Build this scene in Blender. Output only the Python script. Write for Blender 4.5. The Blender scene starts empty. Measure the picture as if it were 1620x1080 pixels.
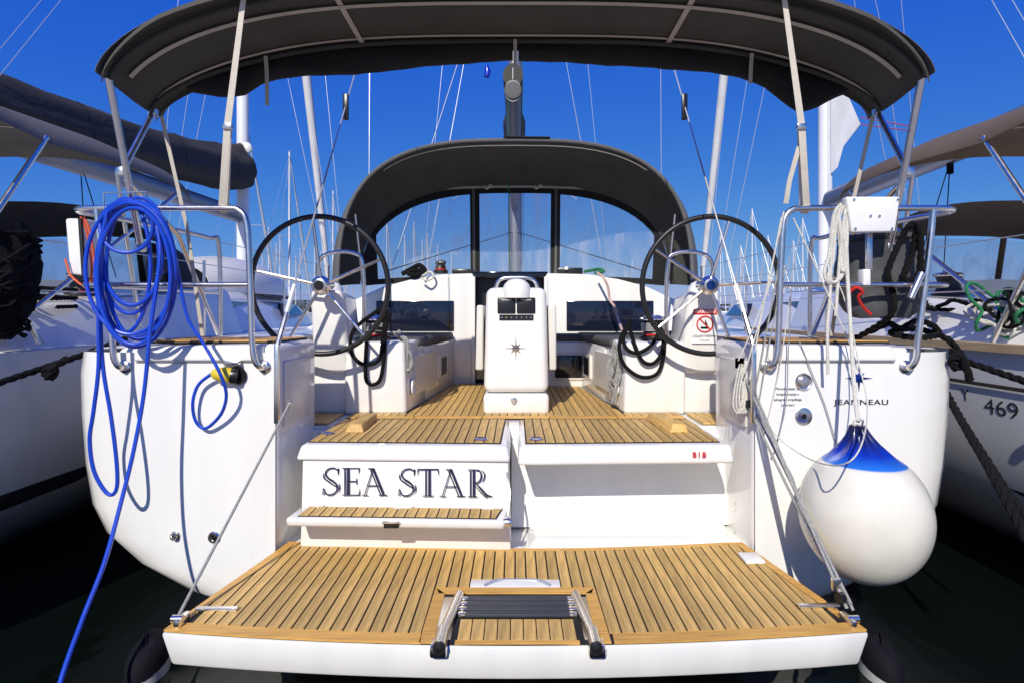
import bpy, bmesh, math, random
from mathutils import Vector, Matrix
rnd = random.Random(7)
S = bpy.context.scene
COL = S.collection
# ------------------------------------------------------------------ camera
F, HX, HY, EYE = 900.0, 815.0, 495.0, 1.55       # focal length (px of a 1620 px wide frame), principal point, eye height
cd = bpy.data.cameras.new('camera'); cam = bpy.data.objects.new('camera', cd); COL.objects.link(cam)
cam.location = (0, 0, EYE); cam.rotation_euler = (math.radians(90), 0, 0)
cd.sensor_width = 36; cd.lens = F / 1620 * 36
cd.shift_x = -(HX - 810) / 1620; cd.shift_y = -(540 - HY) / 1620
cd.clip_start = 0.05; cd.clip_end = 5000
S.camera = cam
# ------------------------------------------------------------------ light
SUN = Vector((0.25, 1.0, -0.76)).normalized()     # direction the sunlight travels
w = bpy.data.worlds.new('World'); S.world = w; w.use_nodes = True
nt = w.node_tree; bg = nt.nodes['Background']
sky = nt.nodes.new('ShaderNodeTexSky'); sky.sky_type = 'NISHITA'; sky.sun_disc = False
sky.sun_elevation = math.asin(-SUN.z); sky.sun_rotation = math.atan2(-SUN.x, -SUN.y)
sky.air_density = 1.0; sky.dust_density = 0.3; sky.ozone_density = 3.0; sky.altitude = 0
sep = nt.nodes.new('ShaderNodeSeparateColor'); cmb = nt.nodes.new('ShaderNodeCombineColor'); nt.links.new(sky.outputs[0], sep.inputs[0])
for c, (k, g) in enumerate(((.127, 1.57), (.575, .916), (5.23, .13))):      # camera-like deep blue grade of the whole sky
    mn = nt.nodes.new('ShaderNodeMath'); mn.operation = 'MINIMUM'; mn.inputs[1].default_value = 10
    pw = nt.nodes.new('ShaderNodeMath'); pw.operation = 'POWER'; pw.inputs[1].default_value = g
    ml = nt.nodes.new('ShaderNodeMath'); ml.operation = 'MULTIPLY'; ml.inputs[1].default_value = k
    nt.links.new(sep.outputs[c], mn.inputs[0]); nt.links.new(mn.outputs[0], pw.inputs[0]); nt.links.new(pw.outputs[0], ml.inputs[0]); nt.links.new(ml.outputs[0], cmb.inputs[c])
nt.links.new(cmb.outputs[0], bg.inputs[0])
bg.inputs[1].default_value = 0.1
sl = bpy.data.lights.new('sun', 'SUN'); sl.energy = 4.5; sl.angle = math.radians(0.53); sl.color = (1, .94, .82)
so = bpy.data.objects.new('sun', sl); COL.objects.link(so); so.location = (-3, -10, 9)
so.rotation_euler = SUN.to_track_quat('-Z', 'Y').to_euler()
S.view_settings.view_transform = 'Standard'; S.view_settings.look = 'None'
S.view_settings.exposure = 0.0; S.view_settings.gamma = 1
S.render.engine = 'CYCLES'
S.cycles.max_bounces = 8; S.cycles.transparent_max_bounces = 16

# ------------------------------------------------------------------ materials
def mat(name, col, rough=.5, metal=0., var=.06, vscale=6., bump=0., bscale=80., coat=0., rvar=0., spec=.5, stretch=None, perobj=0.):
    m = bpy.data.materials.new(name); m.use_nodes = True
    n = m.node_tree.nodes; l = m.node_tree.links; b = n['Principled BSDF']
    b.inputs['Roughness'].default_value = rough; b.inputs['Metallic'].default_value = metal
    b.inputs['Coat Weight'].default_value = coat; b.inputs['Coat Roughness'].default_value = .06
    b.inputs['Specular IOR Level'].default_value = spec
    tc = n.new('ShaderNodeTexCoord'); src = tc.outputs['Object']
    if stretch:
        mp = n.new('ShaderNodeMapping'); mp.inputs['Scale'].default_value = stretch
        l.new(src, mp.inputs[0]); src = mp.outputs[0]
    nz = n.new('ShaderNodeTexNoise'); nz.inputs['Scale'].default_value = vscale; nz.inputs['Detail'].default_value = 5
    l.new(src, nz.inputs['Vector'])
    hv = n.new('ShaderNodeHueSaturation'); hv.inputs['Color'].default_value = (*col, 1)
    mr = n.new('ShaderNodeMapRange'); mr.inputs['From Min'].default_value = .3; mr.inputs['From Max'].default_value = .7
    mr.inputs['To Min'].default_value = 1 - var; mr.inputs['To Max'].default_value = 1 + var
    l.new(nz.outputs[0], mr.inputs[0]); val = mr.outputs[0]
    if perobj:
        oi = n.new('ShaderNodeObjectInfo'); m2 = n.new('ShaderNodeMapRange')
        m2.inputs['To Min'].default_value = 1 - perobj; m2.inputs['To Max'].default_value = 1 + perobj
        l.new(oi.outputs['Random'], m2.inputs[0])
        mu = n.new('ShaderNodeMath'); mu.operation = 'MULTIPLY'; l.new(val, mu.inputs[0]); l.new(m2.outputs[0], mu.inputs[1]); val = mu.outputs[0]
    l.new(val, hv.inputs['Value']); l.new(hv.outputs[0], b.inputs['Base Color'])
    if rvar:
        r2 = n.new('ShaderNodeMapRange'); r2.inputs['To Min'].default_value = max(0, rough - rvar); r2.inputs['To Max'].default_value = rough + rvar
        l.new(nz.outputs[0], r2.inputs[0]); l.new(r2.outputs[0], b.inputs['Roughness'])
    if bump:
        n2 = n.new('ShaderNodeTexNoise'); n2.inputs['Scale'].default_value = bscale; n2.inputs['Detail'].default_value = 3
        l.new(src, n2.inputs['Vector'])
        bp = n.new('ShaderNodeBump'); bp.inputs['Strength'].default_value = bump; bp.inputs['Distance'].default_value = .01
        l.new(n2.outputs[0], bp.inputs['Height']); l.new(bp.outputs[0], b.inputs['Normal'])
    return m
G = {}
G['gel'] = mat('gelcoat_white', (.81, .80, .775), .16, var=.045, vscale=1.4, stretch=(5, 5, .5), coat=.35, rvar=.06)
G['gelgrey'] = mat('gelcoat_cream', (.70, .68, .63), .3, var=.03)
G['nonskid'] = mat('nonskid_white', (.74, .74, .73), .55, bump=.25, bscale=300)
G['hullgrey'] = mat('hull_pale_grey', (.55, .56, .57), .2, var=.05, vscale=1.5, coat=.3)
G['teak'] = mat('teak', (.57, .36, .115), .55, var=.28, vscale=16, stretch=(7, .5, 7), perobj=.17, bump=.12, bscale=60)
G['teakx'] = mat('teak_crosswise', (.62, .34, .08), .5, var=.22, vscale=14, stretch=(.5, 7, 7), perobj=.12, bump=.12, bscale=60)
G['oak'] = mat('teak_rail', (.50, .36, .20), .5, var=.2, vscale=12, stretch=(7, .5, 7))
G['caulk'] = mat('black_caulk', (.012, .011, .010), .7)
G['steel'] = mat('stainless', (.82, .78, .72), .24, 1., var=.04, vscale=20, rvar=.08)
G['alu'] = mat('mast_aluminium', (.30, .30, .31), .4, .7, var=.06)
G['mastwhite'] = mat('mast_white', (.72, .73, .75), .35, var=.04)
G['canvas'] = mat('canvas_charcoal', (.066, .063, .053), .85, var=.16, vscale=3, bump=.25, bscale=400)
G['canvasside'] = mat('canvas_grey', (.115, .115, .115), .85, var=.12, vscale=3, bump=.25, bscale=400)
G['canvasblack'] = mat('canvas_black', (.013, .013, .013), .9, var=.2, bump=.3, bscale=40)
G['canvasleft'] = mat('canvas_slate', (.12, .112, .098), .8, var=.15, vscale=2, bump=.25, bscale=60)
G['canvasdark'] = mat('canvas_dark_grey', (.040, .036, .030), .85, var=.2, vscale=2, bump=.5, bscale=14)
G['boomdark'] = mat('boom_dark_aluminium', (.11, .11, .115), .45, .5)
G['slatebag'] = mat('slate_bag_cloth', (.055, .056, .062), .6, var=.25, vscale=6, bump=.6, bscale=11)
G['tread'] = mat('ladder_tread_plastic', (.045, .048, .058), .4)
G['khaki'] = mat('canvas_khaki', (.15, .108, .068), .85, var=.15, vscale=2, bump=.25, bscale=60)
G['tape'] = mat('beige_tape', (.50, .46, .39), .8, var=.08)
G['strap'] = mat('cream_webbing', (.72, .66, .56), .8, var=.06, vscale=30)
G['rubber'] = mat('black_rubber', (.012, .012, .013), .42, var=.1)
G['black'] = mat('black_plastic', (.010, .010, .012), .3)
G['hatch'] = mat('dark_hatch', (.006, .006, .008), .25)
G['seam'] = mat('seam_grey', (.16, .16, .16), .6)
G['screen'] = mat('dark_acrylic', (.006, .008, .014), .05, coat=.5)
G['navypanel'] = mat('smoked_acrylic', (.010, .013, .030), .06, coat=.5)
G['cushion'] = mat('grey_cushion', (.075, .077, .082), .8, var=.12, bump=.2, bscale=120)
G['blue'] = mat('blue_hose', (.006, .055, .52), .32, var=.08, coat=.15)
G['yellow'] = mat('yellow_plug', (.62, .47, .03), .45, var=.08)
G['red'] = mat('red_print', (.62, .02, .015), .5)
G['orange'] = mat('orange_cord', (.75, .12, .04), .7)
G['navy'] = mat('navy_print', (.012, .014, .055), .4)
G['bluestar'] = mat('blue_chrome', (.02, .08, .32), .12, .75)
G['white'] = mat('white_plastic', (.78, .78, .77), .35, var=.03)
G['paper'] = mat('white_print', (.82, .82, .82), .4)
G['fender'] = mat('fender_vinyl', (.74, .71, .62), .26, var=.06, vscale=7, coat=.2, bump=.04, bscale=5)
G['fblue'] = mat('fender_blue', (.004, .03, .42), .25, coat=.2, var=.1)
def cap_material():                                    # blue vinyl, fold shade painted in toward the eye, fading to white below
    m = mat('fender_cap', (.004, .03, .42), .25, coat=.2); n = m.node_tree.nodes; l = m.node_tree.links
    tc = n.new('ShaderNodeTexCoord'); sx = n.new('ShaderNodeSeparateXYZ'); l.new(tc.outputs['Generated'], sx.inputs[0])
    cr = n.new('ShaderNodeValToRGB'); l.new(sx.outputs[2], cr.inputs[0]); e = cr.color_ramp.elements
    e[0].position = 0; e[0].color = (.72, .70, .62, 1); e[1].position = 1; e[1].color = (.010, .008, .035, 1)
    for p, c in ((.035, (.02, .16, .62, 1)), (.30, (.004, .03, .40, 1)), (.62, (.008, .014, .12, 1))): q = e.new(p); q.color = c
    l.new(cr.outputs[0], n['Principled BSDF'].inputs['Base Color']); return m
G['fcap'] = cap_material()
G['ropew'] = mat('rope_white', (.66, .64, .58), .9, var=.15, vscale=90, bump=.6, bscale=220)
G['ropeg'] = mat('rope_grey', (.33, .33, .32), .9, var=.25, vscale=90, bump=.6, bscale=220)
G['ropeb'] = mat('rope_black', (.009, .009, .010), .95, spec=.15, var=.3, vscale=90, bump=.6, bscale=220)
G['roper'] = mat('rope_red_fleck', (.62, .42, .38), .9, var=.4, vscale=120, bump=.5, bscale=220)
G['ropegreen'] = mat('rope_green', (.01, .16, .06), .8, var=.3, vscale=90, bump=.5, bscale=220)
G['wire'] = mat('rigging_wire', (.62, .62, .62), .3, .6)
G['sail'] = mat('furled_sail', (.66, .66, .66), .8, var=.12, vscale=5, stretch=(1, 1, .3), bump=.4, bscale=9)
G['antifoul'] = mat('dark_antifouling', (.004, .004, .008), .8, spec=.2)
G['stripe'] = mat('dark_boot_stripe', (.03, .03, .032), .4)
G['brown'] = mat('brown_rub_rail', (.06, .045, .035), .5)
G['shore'] = mat('shore_scrub', (.035, .05, .03), .9, var=.4, vscale=.05)
def vinyl():
    m = bpy.data.materials.new('clear_vinyl'); m.use_nodes = True
    n = m.node_tree.nodes; l = m.node_tree.links; out = n['Material Output']; n.remove(n['Principled BSDF'])
    tr = n.new('ShaderNodeBsdfTransparent'); tr.inputs[0].default_value = (.86, .88, .9, 1)
    gl = n.new('ShaderNodeBsdfGlossy'); gl.inputs['Roughness'].default_value = .08
    tl = n.new('ShaderNodeBsdfTranslucent'); tl.inputs[0].default_value = (.9, .9, .9, 1); d2 = n.new('ShaderNodeBsdfDiffuse'); d2.inputs[0].default_value = (.85, .86, .88, 1)
    df = n.new('ShaderNodeMixShader'); l.new(tl.outputs[0], df.inputs[1]); l.new(d2.outputs[0], df.inputs[2])
    tc = n.new('ShaderNodeTexCoord'); mp = n.new('ShaderNodeMapping'); mp.inputs['Scale'].default_value = (4, 4, .9); mp.inputs['Rotation'].default_value = (0, .3, 0)
    l.new(tc.outputs['Object'], mp.inputs[0])
    nz = n.new('ShaderNodeTexNoise'); nz.inputs['Scale'].default_value = 1.6; nz.inputs['Detail'].default_value = 6; nz.inputs['Distortion'].default_value = 1.2
    l.new(mp.outputs[0], nz.inputs['Vector'])
    rp = n.new('ShaderNodeMapRange'); rp.inputs['From Min'].default_value = .45; rp.inputs['From Max'].default_value = .72; rp.inputs['To Min'].default_value = .10; rp.inputs['To Max'].default_value = .5
    l.new(nz.outputs[0], rp.inputs[0])
    m1 = n.new('ShaderNodeMixShader'); l.new(rp.outputs[0], m1.inputs[0]); l.new(tr.outputs[0], m1.inputs[1]); l.new(df.outputs[0], m1.inputs[2])
    fr = n.new('ShaderNodeFresnel'); fr.inputs[0].default_value = 1.35
    m2 = n.new('ShaderNodeMixShader'); l.new(fr.outputs[0], m2.inputs[0]); l.new(m1.outputs[0], m2.inputs[1]); l.new(gl.outputs[0], m2.inputs[2])
    l.new(m2.outputs[0], out.inputs[0]); return m
G['vinyl'] = vinyl()
def water():
    m = bpy.data.materials.new('harbour_water'); m.use_nodes = True
    n = m.node_tree.nodes; l = m.node_tree.links; b = n['Principled BSDF']
    b.inputs['Base Color'].default_value = (.0025, .0045, .004, 1); b.inputs['Roughness'].default_value = .03; b.inputs['IOR'].default_value = 1.33
    tc = n.new('ShaderNodeTexCoord'); mp = n.new('ShaderNodeMapping'); mp.inputs['Scale'].default_value = (1, .55, 1)
    l.new(tc.outputs['Object'], mp.inputs[0])
    nz = n.new('ShaderNodeTexNoise'); nz.inputs['Scale'].default_value = 2.2; nz.inputs['Detail'].default_value = 3
    l.new(mp.outputs[0], nz.inputs['Vector'])
    bp = n.new('ShaderNodeBump'); bp.inputs['Strength'].default_value = .25; bp.inputs['Distance'].default_value = .06
    l.new(nz.outputs[0], bp.inputs['Height']); l.new(bp.outputs[0], b.inputs['Normal']); return m
G['water'] = water()

# ------------------------------------------------------------------ helpers
def W(px, py, Y):                                   # photograph pixel + distance -> world point
    return Vector(((px - HX) / F * Y, Y, EYE - (py - HY) / F * Y))
def V(*a): return Vector(a)
WL = {}                                             # world locations of parents
def crom(pts, k=6, closed=False):
    pts = [Vector(p) for p in pts]; n = len(pts); out = []
    if n < 3 and not closed: return pts
    for i in range(n if closed else n - 1):
        if closed: p0, p1, p2, p3 = pts[i - 1], pts[i], pts[(i + 1) % n], pts[(i + 2) % n]
        else: p0, p1, p2, p3 = pts[max(i - 1, 0)], pts[i], pts[i + 1], pts[min(i + 2, n - 1)]
        for j in range(k):
            t = j / k
            out.append(.5 * ((2 * p1) + (p2 - p0) * t + (2 * p0 - 5 * p1 + 4 * p2 - p3) * t * t + (3 * p1 - p0 - 3 * p2 + p3) * t ** 3))
    if not closed: out.append(pts[-1])
    return out
class MB:
    def __init__(s): s.v = []; s.f = []
    def add(s, vs, fs):
        o = len(s.v); s.v += [tuple(v) for v in vs]; s.f += [tuple(i + o for i in f) for f in fs]; return s
    def box(s, a, b):
        x0, y0, z0 = a; x1, y1, z1 = b
        return s.add([(x0, y0, z0), (x1, y0, z0), (x1, y1, z0), (x0, y1, z0), (x0, y0, z1), (x1, y0, z1), (x1, y1, z1), (x0, y1, z1)],
                     [(0, 3, 2, 1), (4, 5, 6, 7), (0, 1, 5, 4), (1, 2, 6, 5), (2, 3, 7, 6), (3, 0, 4, 7)])
    def hexa(s, lo, hi):                             # 4 bottom points, 4 top points
        return s.add(list(lo) + list(hi), [(0, 3, 2, 1), (4, 5, 6, 7), (0, 1, 5, 4), (1, 2, 6, 5), (2, 3, 7, 6), (3, 0, 4, 7)])
    def solid(s, vs, fs, bevel=0, seg=2):
        bm = bmesh.new(); bv = [bm.verts.new(v) for v in vs]
        for f in fs: bm.faces.new([bv[i] for i in f])
        bmesh.ops.recalc_face_normals(bm, faces=bm.faces)
        if bevel:
            es = [e for e in bm.edges if len(e.link_faces) == 2 and e.calc_face_angle(0) > .3]
            bmesh.ops.bevel(bm, geom=es, offset=bevel, segments=seg, profile=.5, affect='EDGES', clamp_overlap=True)
        bm.verts.index_update()
        s.add([v.co.copy() for v in bm.verts], [[v.index for v in f.verts] for f in bm.faces]); bm.free(); return s
    def rbox(s, a, b, bevel=.01, seg=2):
        t = MB().box(a, b); return s.solid(t.v, t.f, bevel, seg)
    def rhexa(s, lo, hi, bevel=.01, seg=2):
        t = MB().hexa(lo, hi); return s.solid(t.v, t.f, bevel, seg)
    def prism(s, poly, d, bevel=0, seg=2):           # 3D planar polygon pushed along vector d
        n = len(poly); poly = [Vector(p) for p in poly]; d = Vector(d)
        vs = poly + [p + d for p in poly]
        fs = [tuple(range(n))[::-1], tuple(range(n, 2 * n))] + [(i, (i + 1) % n, n + (i + 1) % n, n + i) for i in range(n)]
        return s.solid(vs, fs, bevel, seg)
    def tube(s, pts, r, n=8, closed=False, flat=1., up=None):
        pts = [Vector(p) for p in pts]; m = len(pts)
        rr = r if isinstance(r, (list, tuple)) else [r] * m
        t0 = (pts[1] - pts[0]).normalized()
        nn = up.copy() if up is not None else (V(0, 0, 1) if abs(t0.z) < .9 else V(1, 0, 0))
        vs = []
        for i in range(m):
            if closed: t = (pts[(i + 1) % m] - pts[i - 1])
            else: t = pts[min(i + 1, m - 1)] - pts[max(i - 1, 0)]
            t = t.normalized() if t.length > 1e-9 else t0
            nn = (nn - t * nn.dot(t)); nn = nn.normalized() if nn.length > 1e-6 else t.orthogonal().normalized()
            bb = t.cross(nn)
            for k in range(n):
                a = 2 * math.pi * k / n
                vs.append(pts[i] + (nn * math.cos(a) * flat + bb * math.sin(a)) * rr[i])
        fs = []
        for i in range(m if closed else m - 1):
            j = (i + 1) % m
            for k in range(n):
                k2 = (k + 1) % n; fs.append((i * n + k, i * n + k2, j * n + k2, j * n + k))
        if not closed: fs += [tuple(range(n))[::-1], tuple((m - 1) * n + k for k in range(n))]
        return s.add(vs, fs)
    def strands(s, pts, r, turns=30, n=6, k=3):      # laid rope: k helical strands
        pts = [Vector(p) for p in pts]
        L = sum((pts[i + 1] - pts[i]).length for i in range(len(pts) - 1)); N = max(12, int(L / (r * .8)))
        cum = [0]
        for i in range(len(pts) - 1): cum.append(cum[-1] + (pts[i + 1] - pts[i]).length)
        res = []; j = 0
        for q in range(N + 1):
            d = L * q / N
            while j < len(pts) - 2 and cum[j + 1] < d: j += 1
            res.append(pts[j].lerp(pts[j + 1], (d - cum[j]) / max(1e-9, cum[j + 1] - cum[j])))
        for h in range(k):
            hp = []; nn = V(0, 0, 1)
            for q in range(N + 1):
                t = (res[min(q + 1, N)] - res[max(q - 1, 0)]).normalized()
                nn = nn - t * nn.dot(t); nn = nn.normalized() if nn.length > 1e-6 else t.orthogonal().normalized()
                a = q * .62 + h * 2 * math.pi / k
                hp.append(res[q] + (nn * math.cos(a) + t.cross(nn) * math.sin(a)) * r * .48)
            s.tube(hp, r * .56, n)
        return s
    def lathe(s, prof, c, ax=(0, 0, 1), n=20):       # profile (radius, height along axis)
        ax = Vector(ax).normalized(); u = ax.orthogonal().normalized(); b = ax.cross(u); c = Vector(c); vs = []
        for r, h in prof:
            for k in range(n):
                a = 2 * math.pi * k / n; vs.append(c + ax * h + (u * math.cos(a) + b * math.sin(a)) * r)
        fs = [(i * n + k, i * n + (k + 1) % n, (i + 1) * n + (k + 1) % n, (i + 1) * n + k) for i in range(len(prof) - 1) for k in range(n)]
        fs += [tuple(range(n))[::-1], tuple((len(prof) - 1) * n + k for k in range(n))]
        return s.add(vs, fs)
    def grid(s, rows, thick=0.):
        R = len(rows); C = len(rows[0]); vs = [Vector(p) for r in rows for p in r]
        fs = [(i * C + j, i * C + j + 1, (i + 1) * C + j + 1, (i + 1) * C + j) for i in range(R - 1) for j in range(C - 1)]
        if thick:
            nrm = [V(0, 0, 0) for _ in vs]
            for f in fs:
                nn = (vs[f[1]] - vs[f[0]]).cross(vs[f[3]] - vs[f[0]])
                for i in f: nrm[i] += nn
            o = len(vs); vs = vs + [v - (n.normalized() if n.length > 0 else V(0, 0, 1)) * thick for v, n in zip(vs, nrm)]
            back = [tuple(i + o for i in f[::-1]) for f in fs]
            edge = [i for i in range(C)] + [i * C + C - 1 for i in range(1, R)] + [(R - 1) * C + j for j in range(C - 2, -1, -1)] + [i * C for i in range(R - 2, 0, -1)]
            rim = [(edge[i], edge[(i + 1) % len(edge)], edge[(i + 1) % len(edge)] + o, edge[i] + o) for i in range(len(edge))]
            fs = fs + back + rim
        return s.add(vs, fs)
    def build(s, name, m, parent=None, sharp=38, recalc=True):
        me = bpy.data.meshes.new(name)
        lo = [min(v[i] for v in s.v) for i in range(3)]; hi = [max(v[i] for v in s.v) for i in range(3)]
        org = Vector([(a + b) / 2 for a, b in zip(lo, hi)])
        if parent is None: org.z = lo[2]
        me.from_pydata([tuple(Vector(v) - org) for v in s.v], [], s.f); me.update()
        if recalc:
            bm = bmesh.new(); bm.from_mesh(me); bmesh.ops.recalc_face_normals(bm, faces=bm.faces); bm.to_mesh(me); bm.free()
        me.polygons.foreach_set('use_smooth', [True] * len(me.polygons))
        me.set_sharp_from_angle(angle=math.radians(sharp))
        me.materials.append(G[m] if isinstance(m, str) else m)
        o = bpy.data.objects.new(name, me); COL.objects.link(o); WL[o] = org
        if parent is not None: o.parent = parent; o.location = org - WL[parent]
        else: o.location = org
        return o
def tag(o, label=None, cat=None, group=None, kind=None):
    for k, v in (('label', label), ('category', cat), ('group', group), ('kind', kind)):
        if v: o[k] = v
    return o
def empty(name, loc, label=None, cat=None, group=None, parent=None):
    o = bpy.data.objects.new(name, None); COL.objects.link(o); o.empty_display_size = .2
    WL[o] = Vector(loc); o.location = WL[o] - (WL[parent] if parent else V(0, 0, 0))
    if parent: o.parent = parent
    return tag(o, label, cat, group)
def text(name, s, size, origin, m, parent, right=V(1, 0, 0), up=V(0, 0, 1), sx=1., align='CENTER', space=1., depth=.0006, fat=0.):
    cu = bpy.data.curves.new(name, 'FONT'); cu.body = s; cu.size = size; cu.align_x = align; cu.align_y = 'CENTER'; cu.extrude = depth; cu.space_character = space; cu.offset = fat
    t = bpy.data.objects.new(name, cu); COL.objects.link(t)
    me = bpy.data.meshes.new_from_object(t.evaluated_get(bpy.context.evaluated_depsgraph_get())); bpy.data.objects.remove(t)
    nrm = right.cross(up); mb = MB()
    for v in me.vertices: mb.v.append(tuple(Vector(origin) + right * v.co.x * sx + up * v.co.y + nrm * v.co.z))
    mb.f = [tuple(p.vertices) for p in me.polygons]
    bpy.data.meshes.remove(me)
    return mb.build(name, m, parent, recalc=False)
def ribbon(mb, pts, ws, origin, sc, dep=.0012):      # flat stroke of varying width in the xz plane, facing -y
    pts = [Vector((p[0], p[1])) for p in pts]; n = len(pts); L = []; R = []
    for i in range(n):
        t = (pts[min(i + 1, n - 1)] - pts[max(i - 1, 0)]).normalized(); nn = Vector((-t.y, t.x)); w_ = ws[i] / 2
        L.append(pts[i] + nn * w_); R.append(pts[i] - nn * w_)
    P = lambda q, d: (origin[0] + q.x * sc, origin[1] - d, origin[2] + q.y * sc)
    vs = [P(q, dep) for q in L] + [P(q, dep) for q in R] + [P(q, 0) for q in L] + [P(q, 0) for q in R]
    fs = []
    for i in range(n - 1): fs += [(i, i + 1, n + i + 1, n + i), (2 * n + i, 2 * n + i + 1, i + 1, i), (n + i, n + i + 1, 3 * n + i + 1, 3 * n + i)]
    mb.add(vs, fs)
def clip(poly, a, b):                                # keep the part of a 2D polygon left of line a->b
    out = []; n = len(poly)
    side = lambda p: (b[0] - a[0]) * (p[1] - a[1]) - (b[1] - a[1]) * (p[0] - a[0])
    for i in range(n):
        p, q = poly[i], poly[(i + 1) % n]; sp, sq = side(p), side(q)
        if sp >= 0: out.append(p)
        if (sp > 0 > sq) or (sp < 0 < sq):
            t = sp / (sp - sq); out.append((p[0] + (q[0] - p[0]) * t, p[1] + (q[1] - p[1]) * t))
    return out
def inpoly(poly, region):                            # clip to a convex counter-clockwise region
    for i in range(len(region)):
        if len(poly) < 3: return []
        poly = clip(poly, region[i], region[(i + 1) % len(region)])
    return poly
def planks(parent, x0, x1, region, z, pitch=.049, gap=.0068, cuts=None, h=.006, m='teak'):
    n = max(1, round((x1 - x0) / pitch)); p = (x1 - x0) / n
    ylo = min(q[1] for q in region); yhi = max(q[1] for q in region)
    for i in range(n):
        a, b = x0 + i * p + gap / 2, x0 + (i + 1) * p - gap / 2
        spans = [(ylo, yhi)]
        for cx0, cx1, cy0, cy1 in (cuts or []):
            if b > cx0 and a < cx1:
                spans = [q for s0, s1 in spans for q in ((s0, min(s1, cy0)), (max(s0, cy1), s1)) if q[1] - q[0] > .004]
        for s0, s1 in spans:
            poly = inpoly([(a, s0), (b, s0), (b, s1), (a, s1)], region)
            if len(poly) < 3: continue
            ar = abs(sum(poly[k][0] * poly[(k + 1) % len(poly)][1] - poly[(k + 1) % len(poly)][0] * poly[k][1] for k in range(len(poly)))) / 2
            if ar < .0004: continue
            MB().prism([(q[0], q[1], z - h) for q in poly], (0, 0, h + rnd.uniform(-.0004, .0004))).build('plank', m, parent)
def star(mb, c, R, right=V(1, 0, 0), up=V(0, 0, 1), r2=.58, ri=.2, h=.01):
    nrm = right.cross(up); n = 16; vs = [Vector(c) + nrm * h]
    for k in range(n):
        a = math.pi / 2 + 2 * math.pi * k / n
        rr = R if k % 4 == 0 else (R * r2 if k % 2 == 0 else R * ri)
        vs.append(Vector(c) + (right * math.cos(a) + up * math.sin(a)) * rr)
    mb.add(vs, [(0, k + 1, (k + 1) % n + 1) for k in range(n)] + [tuple(range(n, 0, -1))])

# ------------------------------------------------------------------ setting
water_o = MB().add([(-900, -300, 0), (900, -300, 0), (900, 1500, 0), (-900, 1500, 0)], [(0, 1, 2, 3)]).build('water', 'water')
tag(water_o, kind='structure')
mb = MB(); rows = []
for i in range(121):
    x = -700 + i * 11.67; hgt = 9 + 5 * math.sin(i * .21) + 3 * math.sin(i * .63 + 1) + rnd.uniform(-1.2, 1.2)
    rows.append([(x, 600, -1), (x, 605, hgt * .6), (x, 625, hgt), (x, 680, hgt * .7), (x, 700, -1)])
tag(mb.grid(rows).build('shore', 'shore'), kind='structure')
# ------------------------------------------------------------------ shared yacht shapes
def hull_loft(mb, cx, sec, stations, rings):
    """sec: half outline (x, z) keel to sheer at the transom; stations: (Y, width factor, z lift of the keel); rings: (Y, x inset) at the rounded stern"""
    rows = []
    for Y, ins in rings:
        h = [(max(0, x - ins * min(1, x / 1.2)), z) for x, z in sec]
        rows.append([(cx - x, Y, z) for x, z in h[::-1]] + [(cx + x, Y, z) for x, z in h[1:]])
    for Y, wf, lift, dz in stations:
        h = [(x * wf, z + dz * (z / 1.36) + lift * max(0, 1 - z / 1.36)) for x, z in sec]
        rows.append([(cx - x, Y, z) for x, z in h[::-1]] + [(cx + x, Y, z) for x, z in h[1:]])
    mb.grid(rows); return rows
SEC = [(0, -.30), (.8, -.1), (1.38, .09), (1.66, .185), (1.91, .32), (2.065, .46), (2.135, .60), (2.17, .80), (2.19, 1.05), (2.195, 1.25), (2.18, 1.36)]
STA = [(4.5, 1.0, -.05, 0), (6.5, .99, -.1, .01), (8.5, .93, -.1, .04), (10.5, .78, -.1, .08), (12.5, .52, 0, .14), (14, .25, .3, .2), (14.9, .015, .7, .26)]
def superarch(wd, base, hgt, n, k=24):
    out = []
    for i in range(k + 1):
        a = math.pi * i / k; c, s_ = math.cos(a), math.sin(a)
        out.append((-wd * math.copysign(abs(c) ** (2 / n), c), base + hgt * abs(s_) ** (2 / n)))
    return out
def winch(parent, c, r=.075, h=.17, name='winch'):
    e = empty(name, c, parent=parent); c = Vector(c)
    MB().lathe([(r * 1.25, 0), (r * 1.3, .012), (r * 1.25, .03), (r * 1.05, .034)], c).build('base', 'rubber', e)
    MB().lathe([(r * 1.02, .034), (r * 1.04, .038), (r * 1.04, .043), (r * .98, .045)], c).build('ring', 'red', e)
    MB().lathe([(r, .045), (r * .86, .075), (r * .82, h * .6), (r * .95, h * .78), (r * 1.0, h * .8)], c).build('drum', 'rubber', e)
    t = MB().lathe([(r * 1.05, h * .8), (r * 1.1, h * .84), (r * .95, h * .93), (r * .5, h * .96), (r * .45, h)], c)
    t.rbox((c.x - r * 1.25, c.y - r * .35, c.z + h * .82), (c.x - r * .4, c.y + r * .35, c.z + h * .9), .008)
    t.build('self_tailer', 'steel', e)
    return e
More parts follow.
